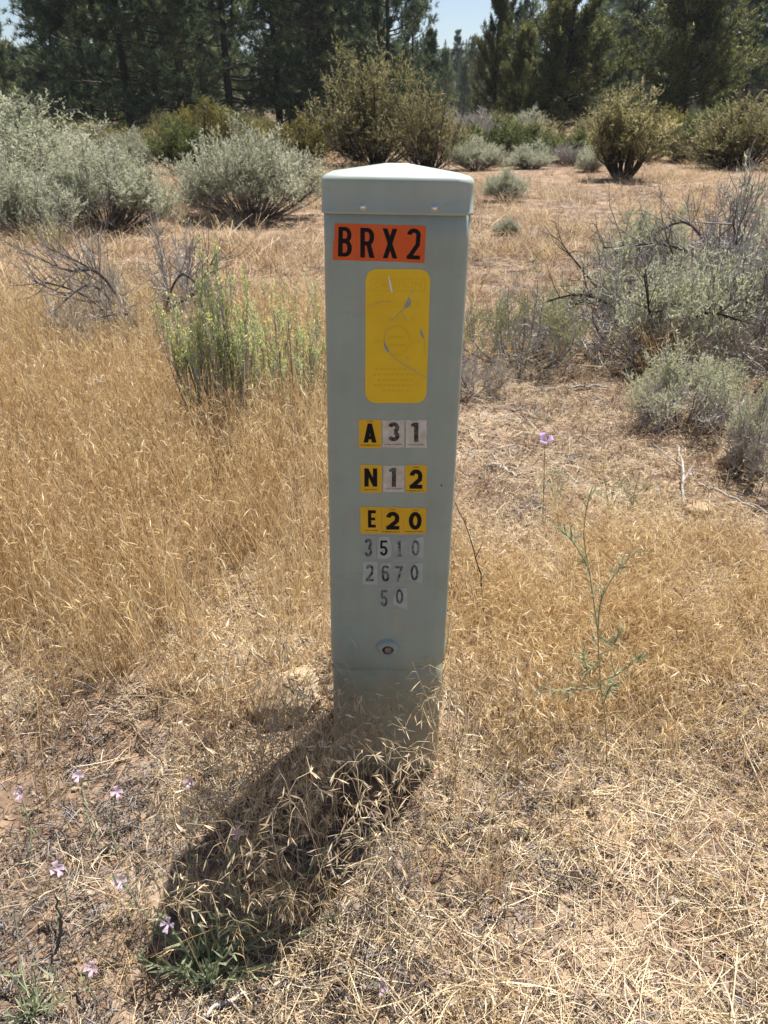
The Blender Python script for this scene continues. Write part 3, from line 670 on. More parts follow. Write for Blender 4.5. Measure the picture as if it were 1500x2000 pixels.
# dark pines on the far side of the clearing
front = [(30, 52, 6.0, SLIM, 1, 0, 'slim sparse young pine against open sky beside the tall pine edge'),
         (128, 50, 10, PINES[4], .8, 0, 'pine at the outer edge of the dark stand, bordering open sky'),
         (185, 45, 12.5, PINES[0], 1.1, 0, 'bushy dark pine rising behind the tallest silver sagebrush'),
         (262, 43, 14, PINES[1], 1.15, 0, 'broad dark pine between the two largest silver sagebrushes'),
         (372, 41, 14, PINES[3], 1.0, -.05, 'dark pine with a leaning trunk behind the rounded silver sagebrush'),
         (455, 44, 16, PINES[1], .8, 0, 'tall pine with a straight thick black trunk bare to high up'),
         (548, 49, 13, PINES[2], 1.1, 0, 'feathery grey green pine next to the straight trunked pine'),
         (610, 46, 13, PINES[0], 1.0, 0, 'dark pine just behind the tall bitterbrush'),
         (668, 48, 14, PINES[3], 1.0, 0, 'dense dark pine rising straight behind the post cap and tall bitterbrush'),
         (755, 51, 12.5, PINES[2], .85, 0, 'pine at the inner edge of the dark stand beside the sky gap')]
for px, Yd, h, ms, w, ln, lb in front: place_tree(ms, px, Yd, h, 'pine_tree', lb, 'pines of the dark stand', None, w, ln)
place_tree(PINES[4], 838, 62, 6.2, 'pine_tree', 'lower grey green pine at the foot of the sky gap', 'pines of the dark stand')
GB = 'pines crowded behind the front rows'
LB = 'dark pine half hidden behind the front row of the dense stand'
for k in range(64):
    px = trng.uniform(-330, 800); Yd = trng.uniform(56, 105); h = trng.uniform(11, 17)
    if px < 165: h = min(h, 1.4 + .062 * Yd)
    if px > 690: h = min(h, 1.4 + .065 * Yd)
    place_tree(PINES[trng.randrange(5)], px, Yd, h, 'pine_tree', LB, GB, None, 1.15)
place_tree(PINES[4], 803, 54, 9.5, 'pine_tree', 'pine leaning into the open sky gap from the dark stand', 'pines of the dark stand', None, .75)
place_tree(PINES[2], 985, 60, 10.5, 'pine_tree', 'pine closing the sky gap behind the narrow juniper', 'pines behind the junipers', None, .75)
# the gap: far trees
LG = 'small far off pine in the hazy gap below the open sky'
for k in range(60):
    px = trng.uniform(800, 1000); Yd = trng.uniform(110, 330)
    top = CAM_H + Yd * trng.uniform(.035, .074); h = max(5, top - float(gz((px - 750) / F * Yd, Yd)))
    place_tree(PINES[trng.randrange(5)], px, Yd, h, 'pine_tree', LG, 'far pines in the gap', None, .9)
for px, Yd, h in ((890, 150, 12.6), (920, 170, 12.3), (868, 96, 7), (905, 110, 6.6), (936, 120, 8.6)):
    place_tree(PINES[trng.randrange(5)], px, Yd, h, 'pine_tree', LG, 'far pines in the gap', None, .95)
# junipers
place_tree(JUNS[2], 962, 47, 7.3, 'juniper_tree', 'narrow dark juniper with airy top at the edge of the sky gap', 'junipers', None, .62)
place_tree(JSMALL, 1012, 43, 4.6, 'juniper_tree', 'small yellow green juniper, shortest of the junipers', 'junipers', None, .8)
place_tree(JUNS[0], 1095, 45, 7.9, 'juniper_tree', 'juniper with bare lower limbs and clear trunk standing on bright ground', 'junipers', None, 1.15)
place_tree(JUNS[1], 1322, 44, 10.0, 'juniper_tree', 'broad dense olive juniper, widest crown beyond the clearing', 'junipers', None, 1.15)
place_tree(PINES[0], 1022, 66, 10.0, 'pine_tree', 'bluish pine behind the smallest juniper', 'pines behind the junipers', None, .7)
place_tree(PINES[2], 1215, 58, 10.5, 'pine_tree', 'bluish pine standing between the two largest junipers', 'pines behind the junipers')
place_tree(PINES[4], 1440, 56, 12, 'pine_tree', 'grey green pine rising behind the broad juniper', 'pines behind the junipers')
place_tree(PINES[1], 1500, 52, 13, 'pine_tree', 'tall pine at the outer end beyond the broad juniper', 'pines behind the junipers')
for k in range(44):
    px = trng.uniform(1000, 1900); Yd = trng.uniform(68, 120); h = 1.4 + Yd * trng.uniform(.095, .15)
    if px < 1180: h = 1.4 + Yd * trng.uniform(.085, .12)
    place_tree(PINES[trng.randrange(5)], px, Yd, h, 'pine_tree', 'dim pine far behind the junipers', 'pines far behind the junipers', None, 1.1)

# ------------------------------------------------------------------ shrubs
def gpx(px, py): p = ground(px, py); return p[0], p[1]
def scale_of(px, py, top):           # height in metres of something standing at (px,py) whose top is at row top
    x, y = gpx(px, py); return atY(px, top, y)[2]
M_bleach = tintmat('bleached_wood', [(0, (.20, .175, .15)), (.5, (.42, .38, .335)), (1, (.64, .59, .53))], .1, .8, .2, .1)
SG = [shrub('sagebrush', 301 + k, 1.0, .8, 64, 8, 9, 10, (.036, .0085), .6, .55, .72, M_sage, M_sagetwig, .12, .10, None, .75, .002, .42, .28, .16, .4, .45) for k in range(3)]
M_sagey = tintmat('sage_leaf_cream', [(0, (.34, .355, .20)), (.5, (.53, .54, .36)), (1, (.70, .69, .50))], .42, .6, .25, .15)
SGN = [shrub('sagebrush', 311 + k, .62, .8, 34, 11, 11, 9, (.026, .0062), 1.5, .10, .7, M_sagey, M_greytwig, b, .06, None, .8, .0026, .36, .30, .17, .35, .66) for k, b in enumerate((.38, .25, .15, .8))]
M_olive = tintmat('olive_leaf', [(0, (.20, .20, .08)), (.5, (.37, .37, .17)), (1, (.55, .54, .28))], .42, .6, .2, .1)
SGO = shrub('sagebrush', 318, .62, .8, 30, 9, 10, 7, (.026, .006), 1.4, .15, .65, M_olive, M_greytwig, .25, .06, None, .7, .0028, .36, .30, .17, .35, .66)
BB = [shrub('bitterbrush', 321 + k, 1.8, 1.0, 44, 8, 8, 8, (.06, .019), .25, .8, .45, M_bit, M_dkwood, .08, .14, None, .6, .0035, .5, .26, .14) for k in range(3)]
BF = [shrub('bitterbrush', 361 + k, 1.8, 1.0, 46, 9, 8, 7, (.05, .015), .5, .55, .68, M_bit, M_dkwood, .2, .14, None, .75, .0026, .42, .27, .14, .2) for k in range(3)]
YB_ = shrub('yellow_shrub', 331, 1.2, 1.0, 40, 7, 8, 8, (.055, .018), .4, .7, .6, M_yel, M_dkwood, .08, .12, None, .6, .003)
GR = shrub('green_shrub', 332, 1.1, .9, 40, 7, 8, 8, (.055, .018), .4, .7, .6, M_grn, M_dkwood, .08, .12, None, .6, .003)
RB = [shrub('rabbitbrush', 341, .80, .2, 32, 5, 4, 9, (.026, .0040), .1, 1.7, .25, M_rab, M_greytwig, .05, .045, 2, .25, .0014, .5, .24, .12),
      shrub('rabbitbrush', 342, .80, .36, 34, 4, 4, 9, (.026, .0034), .1, 1.8, .3, M_rab, M_greytwig, .05, .2, 1, .24, .0011, .5, .26, .12)]
DEAD = shrub('dead_shrub', 351, .62, .9, 15, 12, 18, 1, (.02, .002), 1.1, .12, .55, None, M_bleach, 0, .04, None, .6, .0036, .25, .34, .2)
DEADBG = shrub('dead_shrub', 352, 1.3, .8, 50, 9, 9, 1, (.02, .002), .4, .6, .5, None, M_greytwig, 0, .1, None, .6, .004)
def curve_pts(A, n):
    A = np.array(A, float); t = np.linspace(0, len(A) - 1, n); out = []
    for v in t:
        i = min(int(v), len(A) - 2); f_ = v - i; p0 = A[max(i - 1, 0)]; p1 = A[i]; p2 = A[i + 1]; p3 = A[min(i + 2, len(A) - 1)]
        out.append(.5 * (2 * p1 + (p2 - p0) * f_ + (2 * p0 - 5 * p1 + 4 * p2 - p3) * f_ ** 2 + (3 * p1 - p0 - 3 * p2 + p3) * f_ ** 3))
    return np.array(out)
def boughs(o, seed, R_, H_, n=6, mat=None):
    g_ = np.random.default_rng(seed)
    for k in range(n):
        a = g_.uniform(0, 2 * np.pi); r = R_ * g_.uniform(.7, 1.15); d = np.array([math.cos(a), math.sin(a), 0])
        hz = H_ * g_.uniform(.45, .9); e1, e2 = (.6, g_.uniform(.8, 1.25))
        Q = np.array([d * .04, d * r * .3 + [0, 0, hz * e1], d * r * .65 + [0, 0, hz * .9], d * r + [0, 0, hz * e2]]) + g_.normal(0, .03, (4, 3)) * [[0], [1], [1], [1]]
        Q = curve_pts(Q, 14); mb = MB(); tubes(mb, Q[None], np.linspace(.012, .0035, 14), 6, 0, .15)
        S = child(Q[None, 5:], g_, 16, 0, 1, r * .32, .8, .35, .5, 4, .1); tubes(mb, S, np.linspace(.0034, .0014, 4), 4, 0, g_.uniform(.3, .8, len(S)))
        S2 = child(S, g_, 4, .2, 1, r * .14, .7, .3, .5, 3, .1); ribbons(mb, S2, np.array([.0034, .0026, .0016]), unit(g_.normal(0, 1, (len(S2), 3))), 0, g_.uniform(.5, 1, len(S2)))
        b = obj('bough', mb.mesh('bough', mat or M_greytwig), o)
def put(ms, h0, r0, px, py, top, hw, name, label, cat, group=None, rz=0.):
    x, y = gpx(px, py); h = atY(px, top, y)[2]; dep = y * cP + CAM_H * sP; r = hw / F * dep; h0, r0 = ms[2]
    o = place_shrub(ms, name, label, cat, x, y, (r / r0, r / r0, h / h0), rz, group); return o
g = 'silver sagebrush bushes'
put(SG[0], 1.0, .72, 45, 395, 218, 215, 'sagebrush', 'largest silver sagebrush, tall mound below the dark pines', 'bush', g, .4)
put(SG[1], 1.0, .72, 215, 452, 300, 135, 'sagebrush', 'silver sagebrush with bare twiggy skirt in front of the largest mound', 'bush', g, 1.7)
put(SG[2], 1.0, .72, 60, 462, 330, 120, 'sagebrush', 'low grey sagebrush, twiggy and dull, in front of the largest mound', 'bush', g, 2.6)
put(SG[2], 1.0, .72, 492, 432, 268, 128, 'sagebrush', 'rounded silver sagebrush with dark woody base standing alone by the post cap', 'bush', g, 0)
put(SG[1], 1.0, .72, 252, 345, 268, 62, 'sagebrush', 'small greenish sagebrush in the dip between the two big silver bushes', 'bush', g, 3)
put(SG[0], 1.0, .72, 930, 332, 272, 52, 'sagebrush', 'small grey green sagebrush just past the post cap', 'bush', g, 2)
put(SG[1], 1.0, .72, 1035, 330, 282, 52, 'sagebrush', 'low grey sagebrush below the round yellow bitterbrush', 'bush', g, 4)
put(SG[2], 1.0, .72, 1152, 340, 292, 34, 'sagebrush', 'tiny pale sagebrush at the foot of the upright bitterbrush', 'bush', g, 1)
put(SG[0], 1.0, .72, 985, 402, 345, 40, 'sagebrush', 'small lone green grey sagebrush on open dry grass beyond the post', 'bush', g, 5)
g2 = 'twiggy sagebrush in front of the bitterbrush'
boughs(put(SGN[3], .62, .62, 1440, 610, 360, 250, 'sagebrush', 'big sprawling half dead sagebrush with arching dark limbs at the picture edge', 'bush', g2, .3), 5, .78, .40, 9, M_sagetwig)
put(SGN[2], .62, .62, 1240, 575, 415, 95, 'sagebrush', 'upright sagebrush with thin forked stem and pale green top', 'bush', g2, 2)
boughs(put(SGN[1], .62, .62, 1265, 700, 500, 190, 'sagebrush', 'spreading green sagebrush with twisted dark trunk in the middle of the twiggy group', 'bush', g2, 1.1), 7, .75, .42, 5, M_dkwood)
put(SGO, .62, .62, 1020, 720, 565, 125, 'sagebrush', 'low olive topped sagebrush closest to the post', 'bush', g2, 4.2)
put(SGN[2], .62, .62, 1335, 840, 702, 125, 'sagebrush', 'small flat topped pale sagebrush with dark shaded base', 'bush', g2, 3.3)
boughs(put(SGN[0], .62, .62, 1520, 720, 470, 215, 'sagebrush', 'grey half dead sagebrush with dark tangled boughs just above the flat stone', 'bush', g2, 3.9), 6, .78, .40, 8, M_sagetwig)
put(SGN[0], .62, .62, 1500, 930, 770, 115, 'sagebrush', 'low grey twiggy sagebrush cut by the picture edge, beside the flat stone', 'bush', g2, 5.1)
g3 = 'bitterbrush bushes'
put(BF[0], 1.8, 1.0, 735, 325, 112, 120, 'bitterbrush', 'tallest bitterbrush, yellow tipped, directly behind the post cap', 'bush', g3, .2)
put(BF[1], 1.8, 1.0, 838, 332, 178, 70, 'bitterbrush', 'brownish bitterbrush touching the side of the tallest one', 'bush', g3, 1)
put(BB[2], 1.8, 1.0, 1215, 358, 192, 85, 'bitterbrush', 'upright bitterbrush with bare dark base in the open', 'bush', g3, 2)
put(BF[2], 1.8, 1.0, 1432, 335, 198, 100, 'bitterbrush', 'wide bitterbrush behind the half dead sagebrush', 'bush', g3, 3)
put(BF[1], 1.8, 1.0, 1040, 292, 228, 58, 'bitterbrush', 'round yellowish bitterbrush in front of the clear trunked juniper', 'bush', g3, 4)
put(BF[0], 1.8, 1.0, 1335, 318, 252, 52, 'bitterbrush', 'low yellowish bitterbrush between the upright and the wide ones', 'bush', g3, 5)
put(GR, 1.1, .9, 362, 345, 246, 66, 'green_shrub', 'green shrub between the big and the rounded silver sagebrush', 'bush', None, 1)
put(GR, 1.1, .9, 445, 296, 232, 48, 'green_shrub', 'olive shrub peeking over the rounded silver sagebrush', 'bush', None, 3)
put(YB_, 1.2, 1.0, 570, 330, 236, 78, 'yellow_shrub', 'yellow green shrub under the dark pine, touching the tallest bitterbrush', 'bush', None, 1)
put(YB_, 1.2, 1.0, 1085, 318, 268, 40, 'yellow_shrub', 'dull small shrub at the base of the clear trunked juniper', 'bush', None, 2)
put(DEADBG, 1.3, .8, 935, 290, 212, 52, 'dead_shrub', 'grey leafless shrub below the sky gap', 'bush', None, 0)
put(DEADBG, 1.3, .8, 1110, 325, 280, 36, 'dead_shrub', 'small grey leafless shrub in front of the juniper trunk', 'bush', None, 2)
boughs(put(DEAD, .62, .75, 300, 695, 462, 195, 'dead_shrub', 'dead grey shrub with long arching bare branches in golden grass', 'bush', None, .5), 8, .95, .58, 9, M_sagetwig)
put(DEAD, .62, .75, 925, 770, 680, 75, 'dead_shrub', 'low dead twigs close behind the post', 'bush', None, 2.2)
put(SG[1], 1.0, .72, 990, 462, 428, 26, 'sagebrush', 'tiny dark twiggy tuft on the open dry grass', 'bush', g, 2)
x, y = gpx(435, 905)
place_shrub(RB[0], 'rabbitbrush', 'tall green rabbitbrush with yellow buds, leafy broom on bare woody stems', 'bush', x + .02, y, (.92, .9, 1.06), .3, 'rabbitbrush beside the post')
x, y = gpx(560, 850)
place_shrub(RB[1], 'rabbitbrush', 'lower feathery rabbitbrush with yellow buds, between the tall one and the post', 'bush', x + .02, y, (1.05, .9, .84), 2, 'rabbitbrush beside the post')

for k in range(95):
    px = trng.choice([trng.uniform(-150, 640), trng.uniform(860, 1650)]); Yd = trng.uniform(24, 58); ms = trng.choice([BF[0], BF[1], BF[2], GR, YB_, SG[1], DEADBG])
    x = (px - 750) / F * (Yd * cP + CAM_H * sP); h = trng.uniform(.7, 1.5); r = h * trng.uniform(.7, 1.1)
    place_shrub(ms, 'shrub', 'low dull shrub at the edge of the trees', 'bush', x, Yd, (r / ms[2][1], r / ms[2][1], h / ms[2][0]), trng.uniform(0, 6), 'shrubs along the tree edge')
# ------------------------------------------------------------------ dry grass, litter and clods (uncountable)
def tuft(seed, n, hmin, hmax, w, rad, lean, heads=5, hl=.02, droop=.6, K=5):
    rng = np.random.default_rng(seed); mb = MB()
    a = rng.uniform(0, 2 * np.pi, n); rr = rad * np.sqrt(rng.uniform(0, 1, n))
    s = np.column_stack([rr * np.cos(a), rr * np.sin(a), np.full(n, -.012)])
    d = rng.normal(0, lean, (n, 2)) + np.column_stack([np.cos(a), np.sin(a)]) * lean * .5
    h = rng.uniform(hmin, hmax, n)
    e = s + np.column_stack([d * h[:, None], h]); c = s + np.column_stack([d * h[:, None] * .25, h * .62])
    P = bez(s, c, e, K); tn = np.clip(rng.normal(.54, .27, n), 0, 1)
    ribbons(mb, P, np.linspace(1, .55, K) * w, np.column_stack([rng.normal(0, 1, (n, 2)), np.zeros(n)]), 0, tn)
    if heads:
        m = heads; t = rng.uniform(.72, 1.0, (n, m)) * (K - 1); i = np.minimum(t.astype(int), K - 2); f_ = (t - i)[..., None]
        A = np.take_along_axis(P, i[..., None].repeat(3, -1), 1); B = np.take_along_axis(P, (i + 1)[..., None].repeat(3, -1), 1)
        pos = (A * (1 - f_) + B * f_).reshape(-1, 3); nn = len(pos)
        out = unit(np.column_stack([rng.normal(0, 1, (nn, 2)) + np.repeat(d * 2, m, 0), np.full(nn, .2)]))
        p1 = pos + out * hl * .7; p2 = p1 + unit(out * .5 + np.array([0, 0, -droop]) + rng.normal(0, .3, (nn, 3))) * hl
        p3 = p2 + unit(p2 - p1 + np.array([0, 0, -.2 * hl])) * hl * .9
        ribbons(mb, np.stack([pos, p1, p2, p3], 1), np.array([.4, .7, 1.7, .3]) * w, unit(rng.normal(0, 1, (nn, 3))), 0, np.clip(rng.normal(.5, .28, nn), 0, 1))
    return mb
def litter(seed, n, rad, l0, l1, w, z=.012):
    rng = np.random.default_rng(seed); mb = MB()
    c = np.column_stack([rng.uniform(-rad, rad, (n, 2)), rng.uniform(.001, z, n)]); a = rng.uniform(0, 2 * np.pi, n)
    L = rng.uniform(l0, l1, n) * rng.uniform(.4, 1, n)
    d = np.column_stack([np.cos(a), np.sin(a), rng.normal(0, .12, n)]); s = c - d * L[:, None] / 2; e = c + d * L[:, None] / 2
    s[:, 2] = np.maximum(s[:, 2], .001); e[:, 2] = np.maximum(e[:, 2], .001)
    m = c + np.column_stack([rng.normal(0, .12, (n, 2)) * L[:, None], rng.uniform(0, .008, n)])
    ribbons(mb, bez(s, m, e, 4), np.array([.8, 1, .9, .4]) * w, np.column_stack([-d[:, 1], d[:, 0], rng.normal(0, .5, n)]), 0, np.clip(rng.normal(.55, .25, n), 0, 1))
    return mb
def clod(seed):
    rng = np.random.default_rng(seed); n = 6; mb = MB(); rings = []
    for k, (z, r) in enumerate(((-.5, .5), (-.1, .95), (.35, .75), (.58, .4))):
        t = np.arange(n) * 2 * np.pi / n; rr = r * rng.uniform(.5, 1.35, n)
        rings.append(np.column_stack([rr * np.cos(t), rr * np.sin(t) * .8, z + rng.normal(0, .16, n)]))
    loft(mb, rings, 0, True); mb.T = [np.full(len(v), rng.uniform(.2, .8), np.float32) for v in mb.V]; mb.S = [np.zeros(len(q), bool) for q in mb.S]
    return mb
def scatter(name, label, cat, xy, idx, scl, rz, tilt, sources, zoff=0.):
    col = bpy.data.collections.new(name + '_kinds')
    for k, me in enumerate(sources): col.objects.link(bpy.data.objects.new('%s_kind_%02d' % (name, k), me))
    n = len(xy); z = gz(xy[:, 0], xy[:, 1]) + zoff
    me = bpy.data.meshes.new(name); me.vertices.add(n); me.vertices.foreach_set('co', np.column_stack([xy, z]).astype(np.float32).ravel())
    a = me.attributes.new('rot', 'FLOAT_VECTOR', 'POINT'); a.data.foreach_set('vector', np.column_stack([tilt, rz]).astype(np.float32).ravel())
    a = me.attributes.new('scl', 'FLOAT', 'POINT'); a.data.foreach_set('value', np.asarray(scl, np.float32))
    a = me.attributes.new('idx', 'INT', 'POINT'); a.data.foreach_set('value', np.asarray(idx, np.int32))
    o = obj(name, me); tag(o, label, cat, None, 'stuff')
    ng = bpy.data.node_groups.new(name, 'GeometryNodeTree')
    ng.interface.new_socket('Geometry', in_out='INPUT', socket_type='NodeSocketGeometry'); ng.interface.new_socket('Geometry', in_out='OUTPUT', socket_type='NodeSocketGeometry')
    N, L = ng.nodes.new, ng.links.new
    gi, go_ = N('NodeGroupInput'), N('NodeGroupOutput')
    def att(nm, ty):
        k = N('GeometryNodeInputNamedAttribute'); k.data_type = ty; k.inputs[0].default_value = nm; return [s for s in k.outputs if s.enabled and s.name == 'Attribute'][0]
    ci = N('GeometryNodeCollectionInfo'); ci.inputs[0].default_value = col; ci.inputs[1].default_value = True; ci.inputs[2].default_value = True
    ip = N('GeometryNodeInstanceOnPoints'); ip.inputs['Pick Instance'].default_value = True
    er = N('FunctionNodeEulerToRotation')
    L(gi.outputs[0], ip.inputs['Points']); L(ci.outputs[0], ip.inputs['Instance']); L(att('idx', 'INT'), ip.inputs['Instance Index'])
    L(att('rot', 'FLOAT_VECTOR'), er.inputs[0]); L(er.outputs[0], ip.inputs['Rotation']); L(att('scl', 'FLOAT'), ip.inputs['Scale'])
    L(ip.outputs[0], go_.inputs[0])
    md = o.modifiers.new('scatter', 'NODES'); md.node_group = ng; return o
srng = np.random.default_rng(77)
def cand(n, x0, x1, y0, y1): return np.column_stack([srng.uniform(x0, x1, n), srng.uniform(y0, y1, n)])
def inped(P, m=.0): return (np.abs(P[:, 0] - .01) < W2 + m) & (np.abs(P[:, 1] - PED_Y - D2) < D2 + m)
def fin(P, dens, foot=.95):
    dens = dens * (1 - .93 * np.exp(-((P[:, 0] + .255) / .10) ** 2 - ((P[:, 1] - 1.43) / .12) ** 2))
    dens = dens * (1 - foot * ((np.abs(P[:, 0]) < .14) & (P[:, 1] > 1.06) & (P[:, 1] < PED_Y)))
    k = (srng.uniform(0, 1, len(P)) < dens) & ~inped(P, .01); return P[k]
def finish(name, label, cat, P, src, s0, s1, tl, zoff=0.):
    n = len(P); print(name, n)
    scatter(name, label, cat, P, srng.integers(0, len(src), n), srng.uniform(s0, s1, n), srng.uniform(0, 2 * np.pi, n), srng.normal(0, tl, (n, 2)), src, zoff)
# tall cheatgrass
def talldens(P):
    x, y = P[:, 0], P[:, 1]; nz = fbm(x / .5, y / .5, 40, 3) - .5
    d = sm(1.55, 1.95, y + .5 * nz + .12 * (x + .6)) * (1 - sm(-.30, -.05, x + .3 * nz)) * (1 - sm(4.3, 5.8, y + nz))
    d = d * np.clip(.12 + 2.6 * (fbm(x / .16, y / .16, 44, 2) - .30), .05, 1.2)
    d = d * (1 - .85 * np.exp(-(((x + .30) / .16) ** 2 + ((y - 1.62) / .14) ** 2)))
    d = np.maximum(d, .07 * (x < .25) * (y > 1.0) * (fbm(x / .3, y / .3, 46, 2) > .5) * (y < 4))
    return np.clip(d, 0, 1)
P = cand(8200, -3.6, 3.2, 1.0, 6); P = fin(P, talldens(P))
TALL = [tuft(500 + k, 24, .24, .50, .0017, .05, .17, 2, .015, .8).mesh('cheatgrass_tuft', M_cheat) for k in range(5)]
finish('cheatgrass', 'tall golden dry cheatgrass filling the ground beside and behind the post', 'grass', P, TALL, .7, 1.1, .12)
# short golden grass
def shortdens(P):
    x, y = P[:, 0], P[:, 1]; nz = fbm(x / .4, y / .4, 50, 3) - .5
    d = sm(1.25, 1.6, y + nz * .8) * (1 - sm(2.2, 2.7, y + nz)) * sm(.1, .25, x + .2 * nz)
    d = np.maximum(d, np.where(y > 2.3, .035, .2) * (.5 + 1.4 * nz)); d = np.maximum(d, .75 * np.exp(-(((x + .32) / .3) ** 2 + ((y - 1.45) / .25) ** 2)))
    d = np.where((x < -.45) & (y < 1.55), d * .25, d)
    q = (y - 1.45) / -.525; cx = .02 - .333 * np.clip(q, 0, 1.2)
    d = np.maximum(d, .8 * ((q > .15) & (q < 1.15)) * np.exp(-((np.abs(x - cx) - .11) / .06) ** 2))
    return np.clip(d * np.clip(2.2 * (fbm(x / .17, y / .17, 54, 3) - .23), .05, 1), 0, 1)
P = cand(13000, -2.6, 2.9, .55, 4.4); P = fin(P, shortdens(P))
SHORT = [tuft(520 + k, 22, .07, .22, .0015, .055, .40, 3, .012, .6).mesh('short_grass_tuft', M_cheat) for k in range(5)]
finish('short_grass', 'short golden dry grass around the post and across the slope', 'grass', P, SHORT, .65, 1.15, .2)
# reddish stubble
P = cand(9000, -4, 4.6, 1.4, 7.5); P = fin(P, np.clip(.2 + 1.9 * (fbm(P[:, 0] / .6, P[:, 1] / .6, 60, 3) - .5), .03, 1) * .55)
STUB = [tuft(540 + k, 22, .03, .10, .0022, .07, .6, 2, .012, .5, 3).mesh('stubble_tuft', M_stub) for k in range(5)]
finish('stubble', 'reddish brown dry stubble on the bare soil beyond the post', 'grass', P, STUB, .7, 1.4, .2)
# straw litter
P = cand(17000, -2.2, 3.6, .45, 5.8)
P = fin(P, np.clip(.5 + 1.3 * (fbm(P[:, 0] / .35, P[:, 1] / .35, 70, 3) - .45) + .25 * sm(.1, .6, P[:, 0]) - .5 * (P[:, 0] < -.35) * (P[:, 1] < 1.5) - .42 * sm(2.2, 2.8, P[:, 1]), .06, 1), .15)
LIT = [litter(560 + k, 40, .07, .03, .14, .0014).mesh('straw_litter', M_straw) for k in range(6)] + [litter(570, 10, .1, .12, .26, .0021, .03).mesh('straw_litter', M_straw)]
finish('straw_litter', 'pale broken straw lying flat over the soil in front of the post', 'litter', P, LIT, .7, 1.15, .08, .002)
# dark broken bits
n = 26000; yy = .45 * (16 / .45) ** srng.uniform(0, 1, n); P = np.column_stack([srng.uniform(-.65, .75, n) * (yy + 1.2), yy])
P = fin(P, np.clip(.5 + 1.6 * (fbm(P[:, 0] / .3, P[:, 1] / .3, 75, 3) - .5), .05, 1) * np.where((P[:, 0] < -.1) & (P[:, 1] > 1.7), .3, 1), .2)
BITS = [litter(575 + k, 14, .06, .012, .06, .0021, .008).mesh('twig_litter', M_dkwood if k < 3 else M_sagetwig) for k in range(5)]
n = len(P); print('twig_litter', n)
scatter('twig_litter', 'dark and grey bits of dead twig strewn over the soil', 'litter', P, srng.integers(0, 5, n), srng.uniform(.6, 1.2, n) * np.clip(.55 + .3 * P[:, 1], .8, 3.2), srng.uniform(0, 6.28, n), srng.normal(0, .1, (n, 2)), BITS, .002)
# far dry grass
n = 30000; yy = 4.2 * (52 / 4.2) ** srng.uniform(0, 1, n); P = np.column_stack([srng.uniform(-.72, .72, n) * (yy + 1.5), yy])
P = fin(P, np.clip(.36 - .2 * sm(-.5, 1.5, P[:, 0]) * sm(16, 8, P[:, 1]) + 2.2 * (fbm(P[:, 0] / 1.5, P[:, 1] / 1.5, 80, 4) - .5) + .25 * sm(0, -2.5, P[:, 0]), .05, 1) * sm(4.2, 5.5, P[:, 1]))
FAR = [tuft(580 + k, 26 - 12 * (k == 4), .05, (.17 + .03 * k) * (1 - .6 * (k == 4)), .0048, .16, .6, 0, .02, .5, 3).mesh('far_grass_tuft', [M_stub, M_stub, M_cheat, M_cheat, M_bark][k]) for k in range(5)]
finish('field_grass', 'dry tan grass over the open clearing among the bushes', 'grass', P, FAR, .6, 1.2, .15)
# clods
P = cand(52000, -1.6, 3.0, .4, 5.2); P = fin(P, np.clip(.3 + 1.6 * (fbm(P[:, 0] / .3, P[:, 1] / .3, 90, 3) - .5) + .5 * (P[:, 0] < -.4) * (P[:, 1] < 1.6), .05, 1))
n = len(P); CL = [clod(600 + k).mesh('soil_clod', M_clod) for k in range(6)]
scatter('soil_clods', 'small crumbly clods of soil strewn over the bare ground', 'dirt', P, srng.integers(0, 6, n), .002 + .013 * srng.uniform(0, 1, n) ** 4, srng.uniform(0, 6.28, n), srng.normal(0, .3, (n, 2)), CL, .001)

# seeding stems standing right in front of the post
def seedstem(seed, h, lean, nsp=9):
    rng = np.random.default_rng(seed); mb = MB(); K = 8
    e = np.array([[lean[0], lean[1], h]]); c = np.array([[lean[0] * .15, lean[1] * .2, h * .75]])
    P = bez(np.zeros((1, 3)) - [[0, 0, .02]], c, e, K)
    tubes(mb, P, np.linspace(.0010, .0005, K), 4, 0, .62)
    t = rng.uniform(.62, 1, nsp) * (K - 1); i = np.minimum(t.astype(int), K - 2); f_ = (t - i)[:, None]
    s = P[0, i] * (1 - f_) + P[0, i + 1] * f_; n = nsp
    o = unit(np.column_stack([rng.normal(0, 1, (n, 2)) + np.array(lean) * 6, np.full(n, .5)])); L = rng.uniform(.02, .05, (n, 1))
    a = s + o * L * .6 + [0, 0, .006]; b = a + unit(o * .6 - [0, 0, .5]) * L * .7
    ribbons(mb, np.stack([s, a, b], 1), .0008, unit(rng.normal(0, 1, (n, 3))), 0, .6)
    for q in range(3):   # spikelet: slim body with open awns
        d = unit(o * .5 + rng.normal(0, .3, (n, 3)) - [0, 0, .8]); sl = rng.uniform(.016, .026, (n, 1))
        ribbons(mb, np.stack([b, b + d * sl * .45, b + d * sl], 1), np.array([.001, .0030, .0006]), unit(rng.normal(0, 1, (n, 3))), 0, np.clip(rng.normal(.7, .25, n), 0, 1))
    return mb.mesh('brome_stem', M_straw)
BR = [seedstem(700 + k, hh, ln, ns) for k, (hh, ln, ns) in enumerate(((.30, (.05, -.02), 10), (.26, (-.06, .01), 9), (.34, (-.03, -.03), 11), (.22, (.07, .0), 9), (.38, (-.07, -.02), 10), (.18, (.04, -.04), 8)))]
brng = random.Random(9)
P = []
for k in range(36): P.append((brng.gauss(-.0, .11), brng.uniform(1.13, PED_Y - .02)))
for k in range(60): P.append((brng.uniform(-.42, -.1), brng.uniform(1.08, 1.5)))
for k in range(28): P.append((brng.gauss(-.27, .11), brng.gauss(.90, .07)))
for k in range(80): P.append((brng.gauss(-.2, .13), brng.gauss(1.06, .13)))
